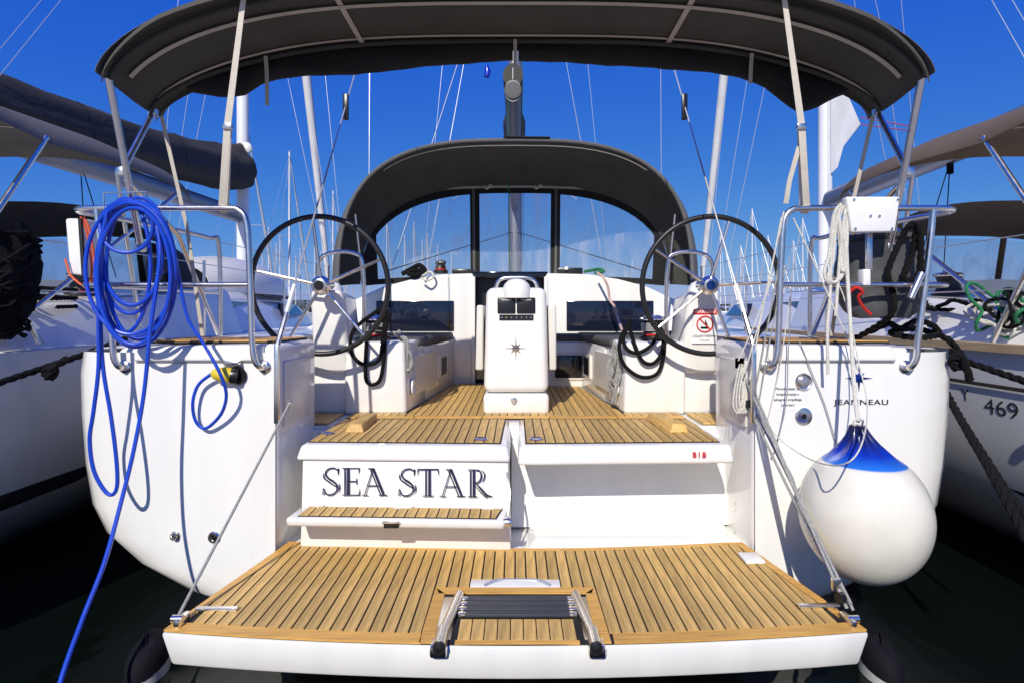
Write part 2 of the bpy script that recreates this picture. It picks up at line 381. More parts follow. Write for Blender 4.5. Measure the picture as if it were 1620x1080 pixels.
# ------------------------------------------------------------------ THE YACHT
Y0 = empty('sailing_yacht', (0, 2.75, 0), 'white sailing yacht seen from astern, open stern with teak platform and SEA STAR lettering', 'yacht')
ZS = .908; XI = 1.16; ZC = 1.40
RINGS = [(2.75, .36), (2.752, .28), (2.758, .21), (2.771, .14), (2.795, .08), (2.835, .03), (2.88, .008), (2.95, 0)]
mb = MB(); rows = hull_loft(mb, 0, SEC, STA, RINGS)
r0 = rows[0]; n = len(r0); half = n // 2
L = [p for p in r0[:half + 1] if p[0] < -XI]            # left rim, sheer to keel side
zb = .36
def quarter(sg):
    rim = [(sg * abs(p[0]), p[1], p[2]) for p in L]
    inner = [(sg * XI, 2.75, rim[-1][2] - .03), (sg * XI, 2.75, zb), (sg * XI, 2.75, 1.0), (sg * XI, 2.75, 1.36)]
    return rim + inner
for sg in (-1, 1):
    q = quarter(sg); mb.add(q, [tuple(range(len(q)))])
lowz = L[-1][2] - .03
mid = [p for p in r0 if abs(p[0]) <= XI]
mb.add([(-XI, 2.75, zb), (-XI, 2.75, lowz)] + mid + [(XI, 2.75, lowz), (XI, 2.75, zb)], [tuple(range(len(mid) + 4))])
mb.build('hull', 'gel', Y0, sharp=50)
# deck forward of the cockpit, side coamings, quarter tops
mb = MB()
dk = [(2.84, 2.10), (2.95, 2.165), (4.5, 2.175), (6.5, 2.15), (8.5, 1.93), (10.5, 1.62), (12.5, 1.08), (14, .52), (14.85, .03)]
mb.grid([[(-x, y, 1.37 + .012 * max(0, y - 6)), (-x * .5 if y > 5.2 else -1.42, y, 1.39 + .015 * max(0, y - 6)), ] for y, x in dk])
mb.grid([[(x, y, 1.37 + .012 * max(0, y - 6)), (x * .5 if y > 5.2 else 1.42, y, 1.39 + .015 * max(0, y - 6)), ] for y, x in dk])
mb.grid([[(-x * .5, y, 1.39 + .015 * max(0, y - 6)), (x * .5, y, 1.39 + .015 * max(0, y - 6))] for y, x in dk if y > 5.3])
mb.build('deck', 'nonskid', Y0)
for sg in (-1, 1):
    def X(x): return sg * x
    # quarter block with the hinged lid, coaming, helm side
    c = MB().rhexa([(X(XI), 2.772, .33), (X(1.98), 2.80, .6), (X(2.10), 3.32, .6), (X(XI + .0), 3.32, .33)],
                   [(X(XI), 2.765, ZC), (X(1.95), 2.785, ZC - .02), (X(2.09), 3.32, ZC - .012), (X(XI), 3.32, ZC)], .035, 3)
    c.build('quarter_block', 'gel', Y0)
    c = MB().rhexa([(X(1.44), 3.30, .9), (X(2.03), 3.30, .9), (X(2.03), 5.9, .9), (X(1.44), 5.9, .9)],
                   [(X(1.44), 3.30, ZC - .005), (X(2.02), 3.30, ZC - .012), (X(2.0), 5.9, ZC + .02), (X(1.44), 5.9, ZC + .03)], .035, 3)
    c.build('side_coaming', 'gel', Y0)
    c = MB().rhexa([(X(1.22), 2.735, 1.318), (X(1.84), 2.735, 1.318), (X(1.84), 2.80, 1.318), (X(1.22), 2.80, 1.318)],
                   [(X(1.22), 2.742, 1.395), (X(1.82), 2.742, 1.388), (X(1.82), 2.80, 1.395), (X(1.22), 2.80, 1.402)], .012, 3)
    c.build('locker_lid', 'gel', Y0)
    MB().box((X(1.235) if sg > 0 else X(1.83), 2.7475, 1.309), (X(1.83) if sg > 0 else X(1.235), 2.76, 1.313)).build('lid_seam', 'seam', Y0)
    tk = empty('teak_seat', (X(1.5), 3.0, ZC), parent=Y0)
    a, b = sorted((X(1.2), X(1.86)))
    MB().box((a, 2.83, ZC - .003), (b, 3.28, ZC + .008)).build('caulk_bed', 'caulk', tk)
    for k in range(8):
        yy = 2.832 + k * .056
        MB().box((a + .003, yy, ZC + .002), (b - .003, yy + .051, ZC + .0125)).build('plank', 'teakx', tk)
    # inner panel on the quarter's inboard face
    MB().rbox((min(X(XI - .012), X(XI + .01)), 2.84, .98), (max(X(XI - .012), X(XI + .01)), 3.2, 1.31), .008).build('side_hatch', 'gelgrey', Y0)
    # stainless chainplate strip and backstay
    MB().rbox((X(1.147) - .012, 2.728, 1.02), (X(1.147) + .012, 2.747, 1.40), .004).build('chainplate', 'steel', Y0)
    bp = V(X(1.15), 2.74, 1.38); mh = V(0, 10.0, 15.6)
    d = (mh - bp)
    MB().tube([bp, bp + d * .012], .013, 8).build('turnbuckle', 'steel', Y0)
    MB().tube([bp + d * .012, bp + d * .022], .0105, 8).build('turnbuckle_cover', 'white', Y0)
    MB().tube([bp + d * .02, mh], .0048, 6).build('backstay', 'wire', Y0)
    p0 = bp + d * .101; MB().rbox((p0.x - .017, p0.y - .012, p0.z - .09), (p0.x + .017, p0.y + .012, p0.z + .07), .006).build('backstay_pad', 'black', Y0)
    # helm pedestal, grab bar, wheel
    ped = empty('helm_pedestal', (X(1.2), 3.7, ZS), parent=Y0)
    MB().rhexa([(X(1.06), 3.66, 1.16), (X(1.30), 3.66, 1.16), (X(1.36), 4.0, 1.16), (X(1.06), 4.0, 1.16)],
               [(X(1.10), 3.60, 1.70), (X(1.30), 3.60, 1.70), (X(1.34), 3.95, 1.66), (X(1.10), 3.95, 1.66)], .035, 3).build('upper_body', 'gel', ped)
    MB().rhexa([(X(1.05), 3.70, ZS - .01), (X(1.32), 3.70, ZS - .01), (X(1.45), 4.05, ZS - .01), (X(1.05), 4.05, ZS - .01)],
               [(X(1.06), 3.69, 1.18), (X(1.31), 3.69, 1.18), (X(1.42), 4.02, 1.18), (X(1.06), 4.02, 1.18)], .03, 3).build('lower_body', 'gel', ped)
    MB().lathe([(.075, 0), (.072, .04), (.05, .075), (.02, .09)], (X(1.22), 3.78, 1.67)).build('compass', 'white', ped)
    MB().tube(crom([(X(1.02), 3.72, 1.36), (X(.985), 3.7, 1.45), (X(.985), 3.68, 1.85), (X(1.04), 3.68, 1.935), (X(1.20), 3.68, 1.935), (X(1.275), 3.68, 1.86), (X(1.28), 3.7, 1.6)], 6), .0125, 10).build('grab_bar', 'steel', ped)
    wc = V(X(1.185), 3.45, 1.715); ax = V(0, 1, .06).normalized()
    wh = empty('steering_wheel', wc, parent=Y0)
    u = V(1, 0, 0); vv = u.cross(ax) * -1
    if vv.z < 0: vv = -vv
    MB().tube([wc + (u * math.cos(t) + vv * math.sin(t)) * .415 for t in [2 * math.pi * i / 64 for i in range(64)]], .0165, 10, closed=True).build('rim', 'rubber', wh)
    a0 = 95 if sg < 0 else 75
    for k in range(5):
        t = math.radians(a0 + 72 * k); dr = u * math.cos(t) + vv * math.sin(t)
        MB().tube([wc + ax * .03 + dr * .03, wc + dr * .2 + ax * .012, wc + dr * .405], [.011, .0105, .009], 8).build('spoke', 'steel', wh)
    MB().lathe([(.058, .035), (.06, .02), (.045, 0), (.042, -.012), (.03, -.016)], wc, ax).build('hub', 'steel', wh)
    MB().lathe([(.03, -.017), (.027, -.022)], wc, ax).build('hub_cap', 'bluestar' if sg > 0 else 'black', wh)
    MB().tube([wc + ax * .02, wc + ax * .2], .03, 12).build('shaft', 'steel', wh)
    # winch plinth / bench
    bn = empty('cockpit_bench', (X(.9), 4.4, ZS), parent=Y0)
    MB().rhexa([(X(.70), 3.66, ZS - .01), (X(1.10), 3.66, ZS - .01), (X(1.10), 4.2, ZS - .01), (X(.655), 4.2, ZS - .01)],
               [(X(.715), 3.65, 1.365), (X(1.10), 3.65, 1.365), (X(1.10), 4.2, 1.365), (X(.67), 4.2, 1.365)], .025, 3).build('winch_plinth', 'gel', bn)
    MB().rhexa([(X(.66), 4.19, ZS - .01), (X(1.45), 4.0, ZS - .01), (X(1.45), 5.3, ZS - .01), (X(.55), 5.3, ZS - .01)],
               [(X(.66), 4.19, 1.31), (X(1.45), 4.0, 1.31), (X(1.45), 5.3, 1.31), (X(.55), 5.3, 1.31)], .02, 2).build('bench_body', 'gel', bn)
    MB().rhexa([(X(.665), 4.0, 1.312), (X(1.42), 4.1, 1.312), (X(1.42), 5.19, 1.312), (X(.56), 5.19, 1.312)],
               [(X(.665), 4.0, 1.375), (X(1.42), 4.1, 1.375), (X(1.42), 5.19, 1.375), (X(.56), 5.19, 1.375)], .025, 3).build('seat_cushion', 'cushion', bn)
    # locker door on the bench's inner face
    def face(y, z, off): 
        x = .70 - (y - 3.66) * .0915; return (X(x - off), y, z)
    MB().hexa([face(3.84, 1.0, .012), face(4.42, 1.0, .012), face(4.42, 1.0, -.01), face(3.84, 1.0, -.01)],
              [face(3.84, 1.26, .012), face(4.42, 1.26, .012), face(4.42, 1.26, -.01), face(3.84, 1.26, -.01)]).build('locker_door', 'gelgrey', bn)
    hx = Vector(face(4.72, 1.12, .004)); 
    MB().hexa([face(4.60, 1.02, .012), face(4.86, 1.02, .012), face(4.86, 1.02, -.01), face(4.60, 1.02, -.01)],
              [face(4.60, 1.21, .012), face(4.86, 1.21, .012), face(4.86, 1.21, -.01), face(4.60, 1.21, -.01)]).build('hatch_frame', 'gelgrey', bn)
    MB().hexa([face(4.64, 1.045, .016), face(4.82, 1.045, .016), face(4.82, 1.045, -.01), face(4.64, 1.045, -.01)],
              [face(4.64, 1.185, .016), face(4.82, 1.185, .016), face(4.82, 1.185, -.01), face(4.64, 1.185, -.01)]).build('hatch_pane', 'hatch', bn)
    MB().lathe([(.055, 0), (.056, .01), (.045, .014), (.04, .006), (.01, .006)], face(3.80, 1.06, .001), (-sg, 0, 0)).build('speaker_ring', 'white', bn)
    winch(Y0, (X(.945), 3.86, 1.365), .078, .17)
# cockpit sole
fl = empty('cockpit_sole', (0, 4.3, ZS - .02), parent=Y0)
MB().box((-1.46, 3.30, ZS - .09), (1.46, 5.3, ZS - .012)).build('sole_moulding', 'gel', fl)
MB().prism([(-1.04, 3.482, ZS - .011), (1.05, 3.482, ZS - .011), (1.05, 3.70, ZS - .011), (.70, 3.70, ZS - .011), (.55, 5.2, ZS - .011), (-.55, 5.2, ZS - .011), (-.70, 3.70, ZS - .011), (-1.04, 3.70, ZS - .011)], (0, 0, .008)).build('caulk_bed', 'caulk', fl)
planks(fl, -.686, .686, [(-.696, 3.555), (.696, 3.555), (.545, 5.19), (-.545, 5.19)], ZS + .003)
for a, b in ((-1.035, -.69), (.69, 1.045)): planks(fl, a, b, [(a, 3.555), (b, 3.555), (b, 3.66), (a, 3.66)], ZS + .003)
for k in range(5):
    a = -1.035 + k * .416; MB().box((a + .002, 3.487, ZS - .004), (a + .412, 3.549, ZS + .003)).build('plank', 'teakx', fl)
for sg in (-1, 1):
    for k in range(4):
        a = 1.10 + k * .05; x0, x1 = sorted((sg * a, sg * (a + .045))); MB().box((x0, 3.33, ZS - .008), (x1, 3.66, ZS + .002)).build('plank', 'teak', fl)
# bulkhead, coachroof
mb = MB()
prof = [(-1.95, 1.40), (-1.72, 1.52), (-1.5, 1.66), (-1.22, 1.79), (-.95, 1.86), (-.68, 1.905), (-.38, 1.915)]
profr = [(-x, z) for x, z in prof[::-1]]; profr[0] = (.28, 1.915)
for pr in (prof, profr):
    xs = [p[0] for p in pr]
    poly = [(x, 5.22, z) for x, z in pr] + [(xs[-1], 5.22, .88), (xs[0], 5.22, .88)]
    mb.prism(poly, (0, .5, 0), .03, 3)
mb.build('bulkhead', 'gel', Y0, sharp=30)
mb = MB(); rows = []
full = prof + profr
for y, sx, sz in ((5.35, 1, 1), (6.5, .96, 1.02), (8, .85, 1.0), (9.5, .68, .8), (11, .42, .45), (11.6, .25, .05)):
    rows.append([(x * sx * (.86 if y > 5.4 else 1), y, 1.38 + .012 * max(0, y - 6) + (z - 1.40) * sz - .004) for x, z in full])
mb.grid(rows).build('coachroof', 'gel', Y0)
cw = empty('companionway', (-.05, 5.3, ZS), parent=Y0)
MB().box((-.38, 5.30, .88), (.28, 5.34, 1.60)).build('washboard', 'screen', cw)
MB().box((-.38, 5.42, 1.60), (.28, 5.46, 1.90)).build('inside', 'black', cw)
MB().rbox((-.40, 5.24, 1.87), (.30, 5.60, 1.93), .01).build('sliding_hatch', 'screen', cw)
for x in (-.40, .265): MB().rbox((x, 5.2, .9), (x + .035, 5.25, 1.88), .008).build('door_jamb', 'gel', cw)
for x0, x1 in ((-1.275, -.56), (.47, 1.27)):
    MB().rbox((x0, 5.205, 1.385), (x1, 5.225, 1.66), .012).build('aft_window', 'navypanel', Y0)
st = empty('seat_step', (.5, 5.05, ZS), parent=Y0)
MB().rbox((.27, 4.97, ZS - .01), (.76, 5.24, 1.305), .025, 3).build('step_body', 'gel', st)
MB().rbox((.26, 4.96, 1.306), (.80, 5.2, 1.365), .02, 3).build('step_cushion', 'cushion', st)
MB().rbox((.325, 4.958, .965), (.665, 4.975, 1.205), .02, 3).build('hatch_frame', 'gelgrey', st)
MB().rbox((.345, 4.952, .985), (.645, 4.975, 1.185), .02, 3).build('hatch_pane', 'screen', st)
for p in ((697, 428, 5.5), (1063, 428, 5.5)): winch(Y0, W(*p) - V(0, 0, .03), .055, .13)
for p0, p1 in (((655, 738), (705, 742)), ):
    pass
MB().rbox(W(715, 437, 5.45), W(750, 427, 5.55), .01).build('clutch', 'black', Y0)
MB().rbox(W(882, 437, 5.45), W(920, 425, 5.55), .01).build('clutch', 'black', Y0)
MB().lathe([(.018, 0), (.02, .01), (.012, .03)], W(896, 427, 5.44)).build('clutch_button', 'white', Y0)
# ------------------------------------------------------------------ centre console with folded table
cs = empty('cockpit_table', (.01, 3.9, ZS), parent=Y0)
MB().rhexa([(-.205, 3.64, ZS - .01), (.218, 3.64, ZS - .01), (.218, 4.2, ZS - .01), (-.205, 4.2, ZS - .01)],
           [(-.205, 3.632, 1.035), (.218, 3.632, 1.035), (.218, 4.2, 1.035), (-.205, 4.2, 1.035)], .028, 3).build('base', 'gel', cs)
MB().rhexa([(-.203, 3.628, 1.04), (.216, 3.628, 1.04), (.216, 4.2, 1.04), (-.203, 4.2, 1.04)],
           [(-.187, 3.66, 1.715), (.203, 3.66, 1.715), (.203, 4.2, 1.70), (-.187, 4.2, 1.70)], .05, 4).build('body', 'gel', cs)
MB().lathe([(.094, -.03), (.096, 0), (.092, .03), (.08, .06), (.055, .085), (.02, .096), (.001, .098)], (.010, 3.70, 1.675), n=28).build('compass_dome', 'white', cs)
MB().tube(crom([(-.125, 3.80, 1.66), (-.125, 3.79, 1.73), (-.09, 3.78, 1.775), (.01, 3.78, 1.785), (.11, 3.78, 1.775), (.145, 3.79, 1.73), (.145, 3.80, 1.66)], 6), .013, 10).build('grab_rail', 'steel', cs)
sl_ = V(0, .032, .675).normalized()                     # slope of the console face
def cf(px, py, off=.0):                                  # point on the console's aft face
    z = EYE - (py - HY) / F * 3.645; return V((px - HX) / F * 3.645, 3.628 + (z - 1.04) * .0474 - off, z)
for x0, x1 in ((787, 815.5), (817.5, 847)):
    a, b = cf(x0, 496), cf(x1, 471)
    MB().rhexa([(a.x, a.y - .012, a.z), (b.x, a.y - .012, a.z), (b.x, a.y + .03, a.z), (a.x, a.y + .03, a.z)],
               [(a.x, b.y - .012, b.z), (b.x, b.y - .012, b.z), (b.x, b.y + .03, b.z), (a.x, b.y + .03, b.z)], .007, 3).build('instrument_display', 'black', cs)
    c = cf((x0 + x1) / 2, 474.5, .0128); text('display_lettering', 'Raymarine', .0125, c, 'paper', cs, up=sl_, fat=.0002, sx=1.2)
a, b = cf(790, 507), cf(844, 498)
MB().hexa([(a.x, a.y - .004, a.z), (b.x, a.y - .004, a.z), (b.x, a.y + .02, a.z), (a.x, a.y + .02, a.z)],
          [(a.x, b.y - .004, b.z), (b.x, b.y - .004, b.z), (b.x, b.y + .02, b.z), (a.x, b.y + .02, b.z)]).build('switch_panel', 'black', cs)
for px in (794, 801, 809, 817, 825, 833, 840):
    MB().lathe([(.0045, 0), (.004, .004)], cf(px, 502.5, .003), (0, -1, 0), 8).build('switch', 'yellow' if px == 801 else 'ropeg', cs)
mb = MB(); star(mb, cf(816, 551, .001), .08, up=sl_, h=.012, ri=.24); mb.build('star_emblem', 'steel', cs, sharp=5)
c = W(813, 633, 3.628)
MB().lathe([(.02, 0), (.021, .003), (.014, .005)], c + V(0, .004, 0), (0, -1, 0), 16).tube([c + V(.012 * math.cos(t), -.005, .012 * math.sin(t) - .006) for t in [6.283 * i / 16 for i in range(16)]], .003, 6, closed=True).build('pull_ring', 'steel', cs)
for x0, x1, dx in ((-.262, -.212, .01), (.225, .272, -.01)):
    MB().rhexa([(x0, 3.74, 1.175), (x1, 3.74, 1.175), (x1, 4.95, 1.175), (x0, 4.95, 1.175)],
               [(x0 + dx, 3.72, 1.60), (x1 + dx * .3, 3.72, 1.60), (x1 + dx * .3, 4.95, 1.60), (x0 + dx, 4.95, 1.60)], .012, 3).build('table_leaf', 'gelgrey', cs)
# ------------------------------------------------------------------ stern steps: left with the name, right open locker
ls = empty('stern_locker', (-.55, 3.1, .40), parent=Y0)
MB().rhexa([(-1.06, 2.80, .385), (-.02, 2.755, .385), (-.02, 3.44, .385), (-1.06, 3.44, .385)],
           [(-1.045, 2.79, .835), (-.032, 2.755, .835), (-.032, 3.44, .835), (-1.045, 3.44, .835)], .012, 2).build('locker_body', 'gel', ls)
MB().rhexa([(-1.075, 2.775, .83), (-.022, 2.735, .83), (-.022, 3.455, .83), (-1.075, 3.455, .83)],
           [(-1.05, 2.785, ZS - .002), (-.035, 2.75, ZS - .002), (-.035, 3.455, ZS - .002), (-1.05, 3.455, ZS - .002)], .018, 3).build('locker_lid', 'gel', ls)
MB().prism([(-1.03, 2.835, ZS - .004), (-.07, 2.80, ZS - .004), (-.055, 3.43, ZS - .004), (-1.03, 3.43, ZS - .004)], (0, 0, .0065)).build('caulk_bed', 'caulk', ls)
planks(ls, -1.026, -.058, [(-1.024, 2.845), (-.078, 2.812), (-.062, 3.42), (-1.024, 3.42)], ZS + .006)
rs = empty('liferaft_locker', (.55, 3.1, .40), parent=Y0)
MB().rhexa([(.012, 2.735, .815), (1.075, 2.775, .815), (1.09, 3.455, .815), (.012, 3.455, .815)],
           [(.02, 2.75, ZS - .002), (1.06, 2.785, ZS - .002), (1.06, 3.455, ZS - .002), (.02, 3.455, ZS - .002)], .018, 3).build('locker_lid', 'gel', rs)
MB().prism([(.05, 2.80, ZS - .004), (1.02, 2.835, ZS - .004), (1.04, 3.43, ZS - .004), (.05, 3.43, ZS - .004)], (0, 0, .0065)).build('caulk_bed', 'caulk', rs)
planks(rs, .053, 1.036, [(.058, 2.812), (1.014, 2.845), (1.034, 3.42), (.058, 3.42)], ZS + .006)
text('lettering', 'BIB', .036, (.895, 2.7635, .862), 'red', rs, space=1.5, fat=.0008)
mb = MB(); mb.hexa([(-.02, 3.06, .40), (1.2, 3.10, .40), (1.2, 3.2, .40), (-.02, 3.2, .40)], [(-.02, 3.16, .83), (1.2, 3.18, .83), (1.2, 3.24, .83), (-.02, 3.24, .83)])
mb.rhexa([(.06, 2.80, .38), (1.16, 2.82, .38), (1.16, 3.2, .38), (.06, 3.2, .38)], [(.10, 2.84, .425), (1.12, 2.86, .425), (1.10, 3.1, .425), (.12, 3.08, .425)], .012, 3)
mb.build('locker_recess', 'gel', rs)
MB().box((-1.17, 3.25, .36), (1.17, 3.46, ZS - .03)).build('stern_bulkhead', 'gel', Y0)
MB().box((-1.165, 2.80, .30), (1.165, 3.3, .384)).build('stern_floor', 'gel', Y0)
# name lettering, inline capitals
def lettering():
    mb = MB(); T, t = .085, .035
    def C(pts, ws, k=8):
        p = crom([(a, b, 0) for a, b in pts], k); n = len(p); m = len(ws)
        ww = []
        for i in range(n):
            q = i / (n - 1) * (m - 1); j = min(int(q), m - 2); ww.append(ws[j] + (ws[j + 1] - ws[j]) * (q - j))
        ribbon(mb, [(a.x + ox, a.y) for a in p], ww, org, sc)
    def Ln(a, b, w0, w1=None): ribbon(mb, [(a[0] + ox, a[1]), (b[0] + ox, b[1])], [w0, w1 or w0], org, sc)
    def Sx():
        C([(.60, .74), (.59, .90), (.42, .985), (.22, .93), (.14, .78), (.24, .62), (.42, .50), (.55, .36), (.54, .15), (.36, .02), (.16, .05), (.07, .25)], [.02, .05, .05, .045, .05, .07, .075, .06, .045, .05, .05, .02])
        C([(.06, .80), (.10, .62), (.30, .46), (.50, .33), (.62, .30)], [.02, .05, .055, .04, .02]); C([(.635, .42), (.655, .25), (.60, .10)], [.02, .045, .015])
        Ln((.60, .72), (.62, .98), .015, .05); Ln((.06, .28), (.05, .02), .015, .05); return .72
    def Ex():
        Ln((.13, 0), (.13, 1), t + .01); Ln((.25, 0), (.25, 1), T); Ln((.03, .985), (.66, .985), .03); Ln((.03, .015), (.66, .015), .03)
        Ln((.25, .51), (.56, .51), .035); Ln((.65, 1.0), (.64, .78), .05, .01); Ln((.65, 0), (.67, .24), .05, .01); Ln((.56, .62), (.56, .40), .03); return .75
    def Ax():
        Ln((.10, .02), (.40, .98), .035); Ln((.40, 1.0), (.80, .01), T); Ln((.29, 1.0), (.68, .03), t); Ln((.22, .36), (.60, .36), .035)
        Ln((0, .015), (.22, .015), .03); Ln((.62, .015), (.92, .015), .03); Ln((.22, .985), (.42, .985), .03); return .98
    def Tx():
        Ln((.30, 0), (.30, .98), t + .01); Ln((.43, 0), (.43, .98), T); Ln((.02, .98), (.74, .98), .04); Ln((.02, 1.0), (0, .76), .05, .01); Ln((.74, 1.0), (.77, .76), .05, .01); Ln((.18, .015), (.58, .015), .03); return .80
    def Rx():
        Ln((.13, 0), (.13, 1), t + .01); Ln((.25, 0), (.25, 1), T); Ln((.03, .015), (.38, .015), .03); Ln((.03, .985), (.25, .985), .03)
        C([(.25, .975), (.45, .95), (.52, .76), (.44, .56), (.25, .50)], [.03, .05, .06, .05, .03]); C([(.52, .97), (.64, .82), (.60, .62), (.54, .56)], [.015, .05, .04, .015])
        C([(.32, .50), (.52, .28), (.72, .07), (.92, .02)], [.03, .08, .08, .02]); C([(.27, .44), (.46, .22), (.66, .02), (.76, -.02)], [.02, .035, .035, .015]); return 1.0
    a = W(508, 783, 2.772); b = W(783, 783, 2.772); sc = .041 * 2.772 / .9 * 1.0
    org = (a.x, 2.7715, a.z); letters = [Sx, Ex, Ax, None, Sx, Tx, Ax, Rx]
    sc = .134; total = .72 + .75 + .98 + .33 + .72 + .80 + .98 + 1.0
    gap = ((b.x - a.x) / sc - total) / 6; ox = 0
    for f in letters:
        if f is None: ox += .33 - gap; continue
        org = (a.x, 2.797 - .043 * ((a.x + ox * sc + 1.06) / 1.04) - .014, a.z)
        ox += f() + gap
    return mb
lettering().build('name_lettering', 'navy', ls, recalc=True)
# fold-down step
fs_ = empty('folding_step', (-.54, 2.7, .58), parent=Y0)
MB().rhexa([(-1.055, 2.625, .565), (-.05, 2.585, .565), (-.03, 2.745, .565), (-1.05, 2.785, .565)],
           [(-1.06, 2.615, .607), (-.045, 2.575, .607), (-.03, 2.745, .607), (-1.05, 2.785, .607)], .014, 3).build('step_board', 'gel', fs_)
MB().prism([(-1.01, 2.64, .605), (-.085, 2.604, .605), (-.06, 2.735, .605), (-1.0, 2.77, .605)], (0, 0, .005)).build('caulk_bed', 'caulk', fs_)
planks(fs_, -1.008, -.064, [(-1.005, 2.646), (-.09, 2.611), (-.067, 2.73), (-.998, 2.764)], .613)
MB().rbox((-.60, 2.588, .57), (-.53, 2.612, .60), .006).build('latch', 'black', fs_)
MB().rbox((-.605, 2.584, .593), (-.525, 2.612, .603), .003).build('latch_plate', 'steel', fs_)
for x in (-.98, -.54, -.11): MB().box((x - .045, 2.735 - .03 * (x + .5), .609), (x + .045, 2.775 - .03 * (x + .5), .613)).build('hinge', 'white', fs_)
MB().tube([V(-.04, 2.72, .79), V(-.025, 2.70, .70), V(-.035, 2.62, .60)], .006, 6).lathe([(.018, -.02), (.022, 0), (.018, .02)], (-.035, 2.61, .592), (1, 0, 0), 10).build('stay', 'steel', fs_)
# teak foot chocks
for sg, px in ((-1, 583), (1, 1050)):
    c = W(px, 672, 3.2); z = ZS + .006
    MB().rhexa([(c.x - .085, 3.03, z), (c.x + .02, 3.03, z), (c.x + .06 - .03 * (1 - sg), 3.40, z), (c.x - .03 - .03 * (1 - sg), 3.40, z)] if sg < 0 else [(c.x - .01, 3.03, z), (c.x + .09, 3.03, z), (c.x + .05, 3.40, z), (c.x - .06, 3.40, z)],
               [(c.x - .065, 3.05, z + .045), (c.x + .0, 3.05, z + .045), (c.x + .005, 3.38, z + .045), (c.x - .07, 3.38, z + .045)] if sg < 0 else [(c.x + .01, 3.05, z + .045), (c.x + .075, 3.05, z + .045), (c.x + .03, 3.38, z + .045), (c.x - .04, 3.38, z + .045)], .006, 2).build('foot_chock', 'teak', Y0)
for px, py in ((519, 688), (761, 697), (848, 697)):
    c = W(px, py, F * .642 / (py - HY)); c.z = ZS + .007
    MB().lathe([(.034, 0), (.036, .004), (.03, .008), (.026, .004), (.005, .004)], c, n=20).build('lift_ring', 'steel', Y0)
# ------------------------------------------------------------------ swim platform
ZP = .40
sp = empty('swim_platform', (0, 2.45, .3), parent=Y0)
def ynear(x): return 1.965 + .085 * (x / 1.28) ** 2
def yfar(x): return 2.775 + .085 * (x / 1.14) ** 2
def xs_at(t): return [(-1.28 + 2.56 * i / 16) for i in range(17)]
edge = [(x, ynear(x)) for x in xs_at(0)] + [(1.14 - 2.28 * i / 16, yfar(1.14 - 2.28 * i / 16)) for i in range(17)]
bot = [(x * .975, y + .012 if i < 17 else y - .01) for i, (x, y) in enumerate(edge)]
mb = MB(); n = len(edge)
mb.solid([(x, y, ZP - .002) for x, y in edge] + [(x, y, ZP - .125) for x, y in bot],
         [tuple(range(n)), tuple(range(2 * n - 1, n - 1, -1))] + [(i, n + i, n + (i + 1) % n, (i + 1) % n) for i in range(n)], .012, 2)
mb.build('platform_moulding', 'gel', sp)
def inset(d, zz):
    return [(x * (1 - d / 1.28), ynear(x) + d, zz) for x in xs_at(0)] + [((1.14 - d * 1.1) * (1 - 2 * i / 16), yfar(1.14 * (1 - 2 * i / 16)) - d, zz) for i in range(17)]
MB().prism(inset(.006, ZP - .001), (0, 0, .003)).build('caulk_bed', 'caulk', sp)
RX0, RX1, RY, SX0, SX1, SY0, SY1 = -.308, .308, 2.325, -.190, .190, 2.385, 2.452
sideL = lambda d: ((-1.28 + d, 2.05), (-1.14 + d, 2.86))
reg = [(-1.225, 2.118), (-.9, 2.088), (-.45, 2.052), (0, 2.03), (.45, 2.052), (.9, 2.088), (1.225, 2.118), (1.098, 2.828), (.7, 2.775), (.3, 2.752), (0, 2.747), (-.3, 2.752), (-.7, 2.775), (-1.098, 2.828)]
regs = [[(-1.225, 2.118), (-.9, 2.088), (-.45, 2.052), (0, 2.03), (0, 2.747), (-.0, 2.747), (-1.098, 2.747)]]
near_r = [(-1.222, 2.112), (-.61, 2.048), (0, 2.028), (.61, 2.048), (1.222, 2.112), (1.103, 2.80), (0, 2.80), (-1.103, 2.80)]
def plat_planks():
    p = .0478; n = 50; x0 = -p * n / 2
    for i in range(n):
        a, b = x0 + i * p + .0036, x0 + (i + 1) * p - .0036; m = (a + b) / 2
        y0, y1 = ynear(m) + .068, yfar(m) - .032
        spans = [(y0, y1)]
        if b > RX0 and a < RX1: spans = [(RY + .055, y1)]
        if b > SX0 and a < SX1: spans = [(RY + .055, SY0 - .004), (SY1 + .004, y1)]
        for s0, s1 in spans:
            poly = [(a, s0), (b, s0), (b, s1), (a, s1)]
            poly = clip(poly, (-1.14 + .052, 2.86), (-1.28 + .052, 2.05)) if m < 0 else poly
            poly = clip(poly, (1.28 - .052, 2.05), (1.14 - .052, 2.86)) if m > 0 else poly
            if m < 0: poly2 = [q for q in poly]
            if len(poly) < 3: continue
            xs_ = [q[0] for q in poly]; ys_ = [q[1] for q in poly]
            if max(ys_) - min(ys_) < .03: continue
            MB().prism([(q[0], q[1], ZP + .0005) for q in poly], (0, 0, .006 + rnd.uniform(-.0005, .0005))).build('plank', 'teak', sp)
plat_planks()
def margin(pts_out, pts_in):
    n = len(pts_out); mb = MB()
    rows = [[(x, y, ZP + .0008) for x, y in pts_out], [(x, y, ZP + .0068) for x, y in pts_out], [(x, y, ZP + .0068) for x, y in pts_in], [(x, y, ZP + .0008) for x, y in pts_in]]
    mb.grid(rows); mb.add([r[0] for r in rows], [(0, 1, 2, 3)]); mb.add([r[-1] for r in rows], [(0, 1, 2, 3)])
    mb.build('margin_plank', 'teakx', sp)
def seg(f, a, b, d, k=8): return [(a + (b - a) * i / k, f(a + (b - a) * i / k) + d) for i in range(k + 1)]
margin(seg(ynear, -1.268, -.33, .006), seg(ynear, -1.222, -.333, .063))
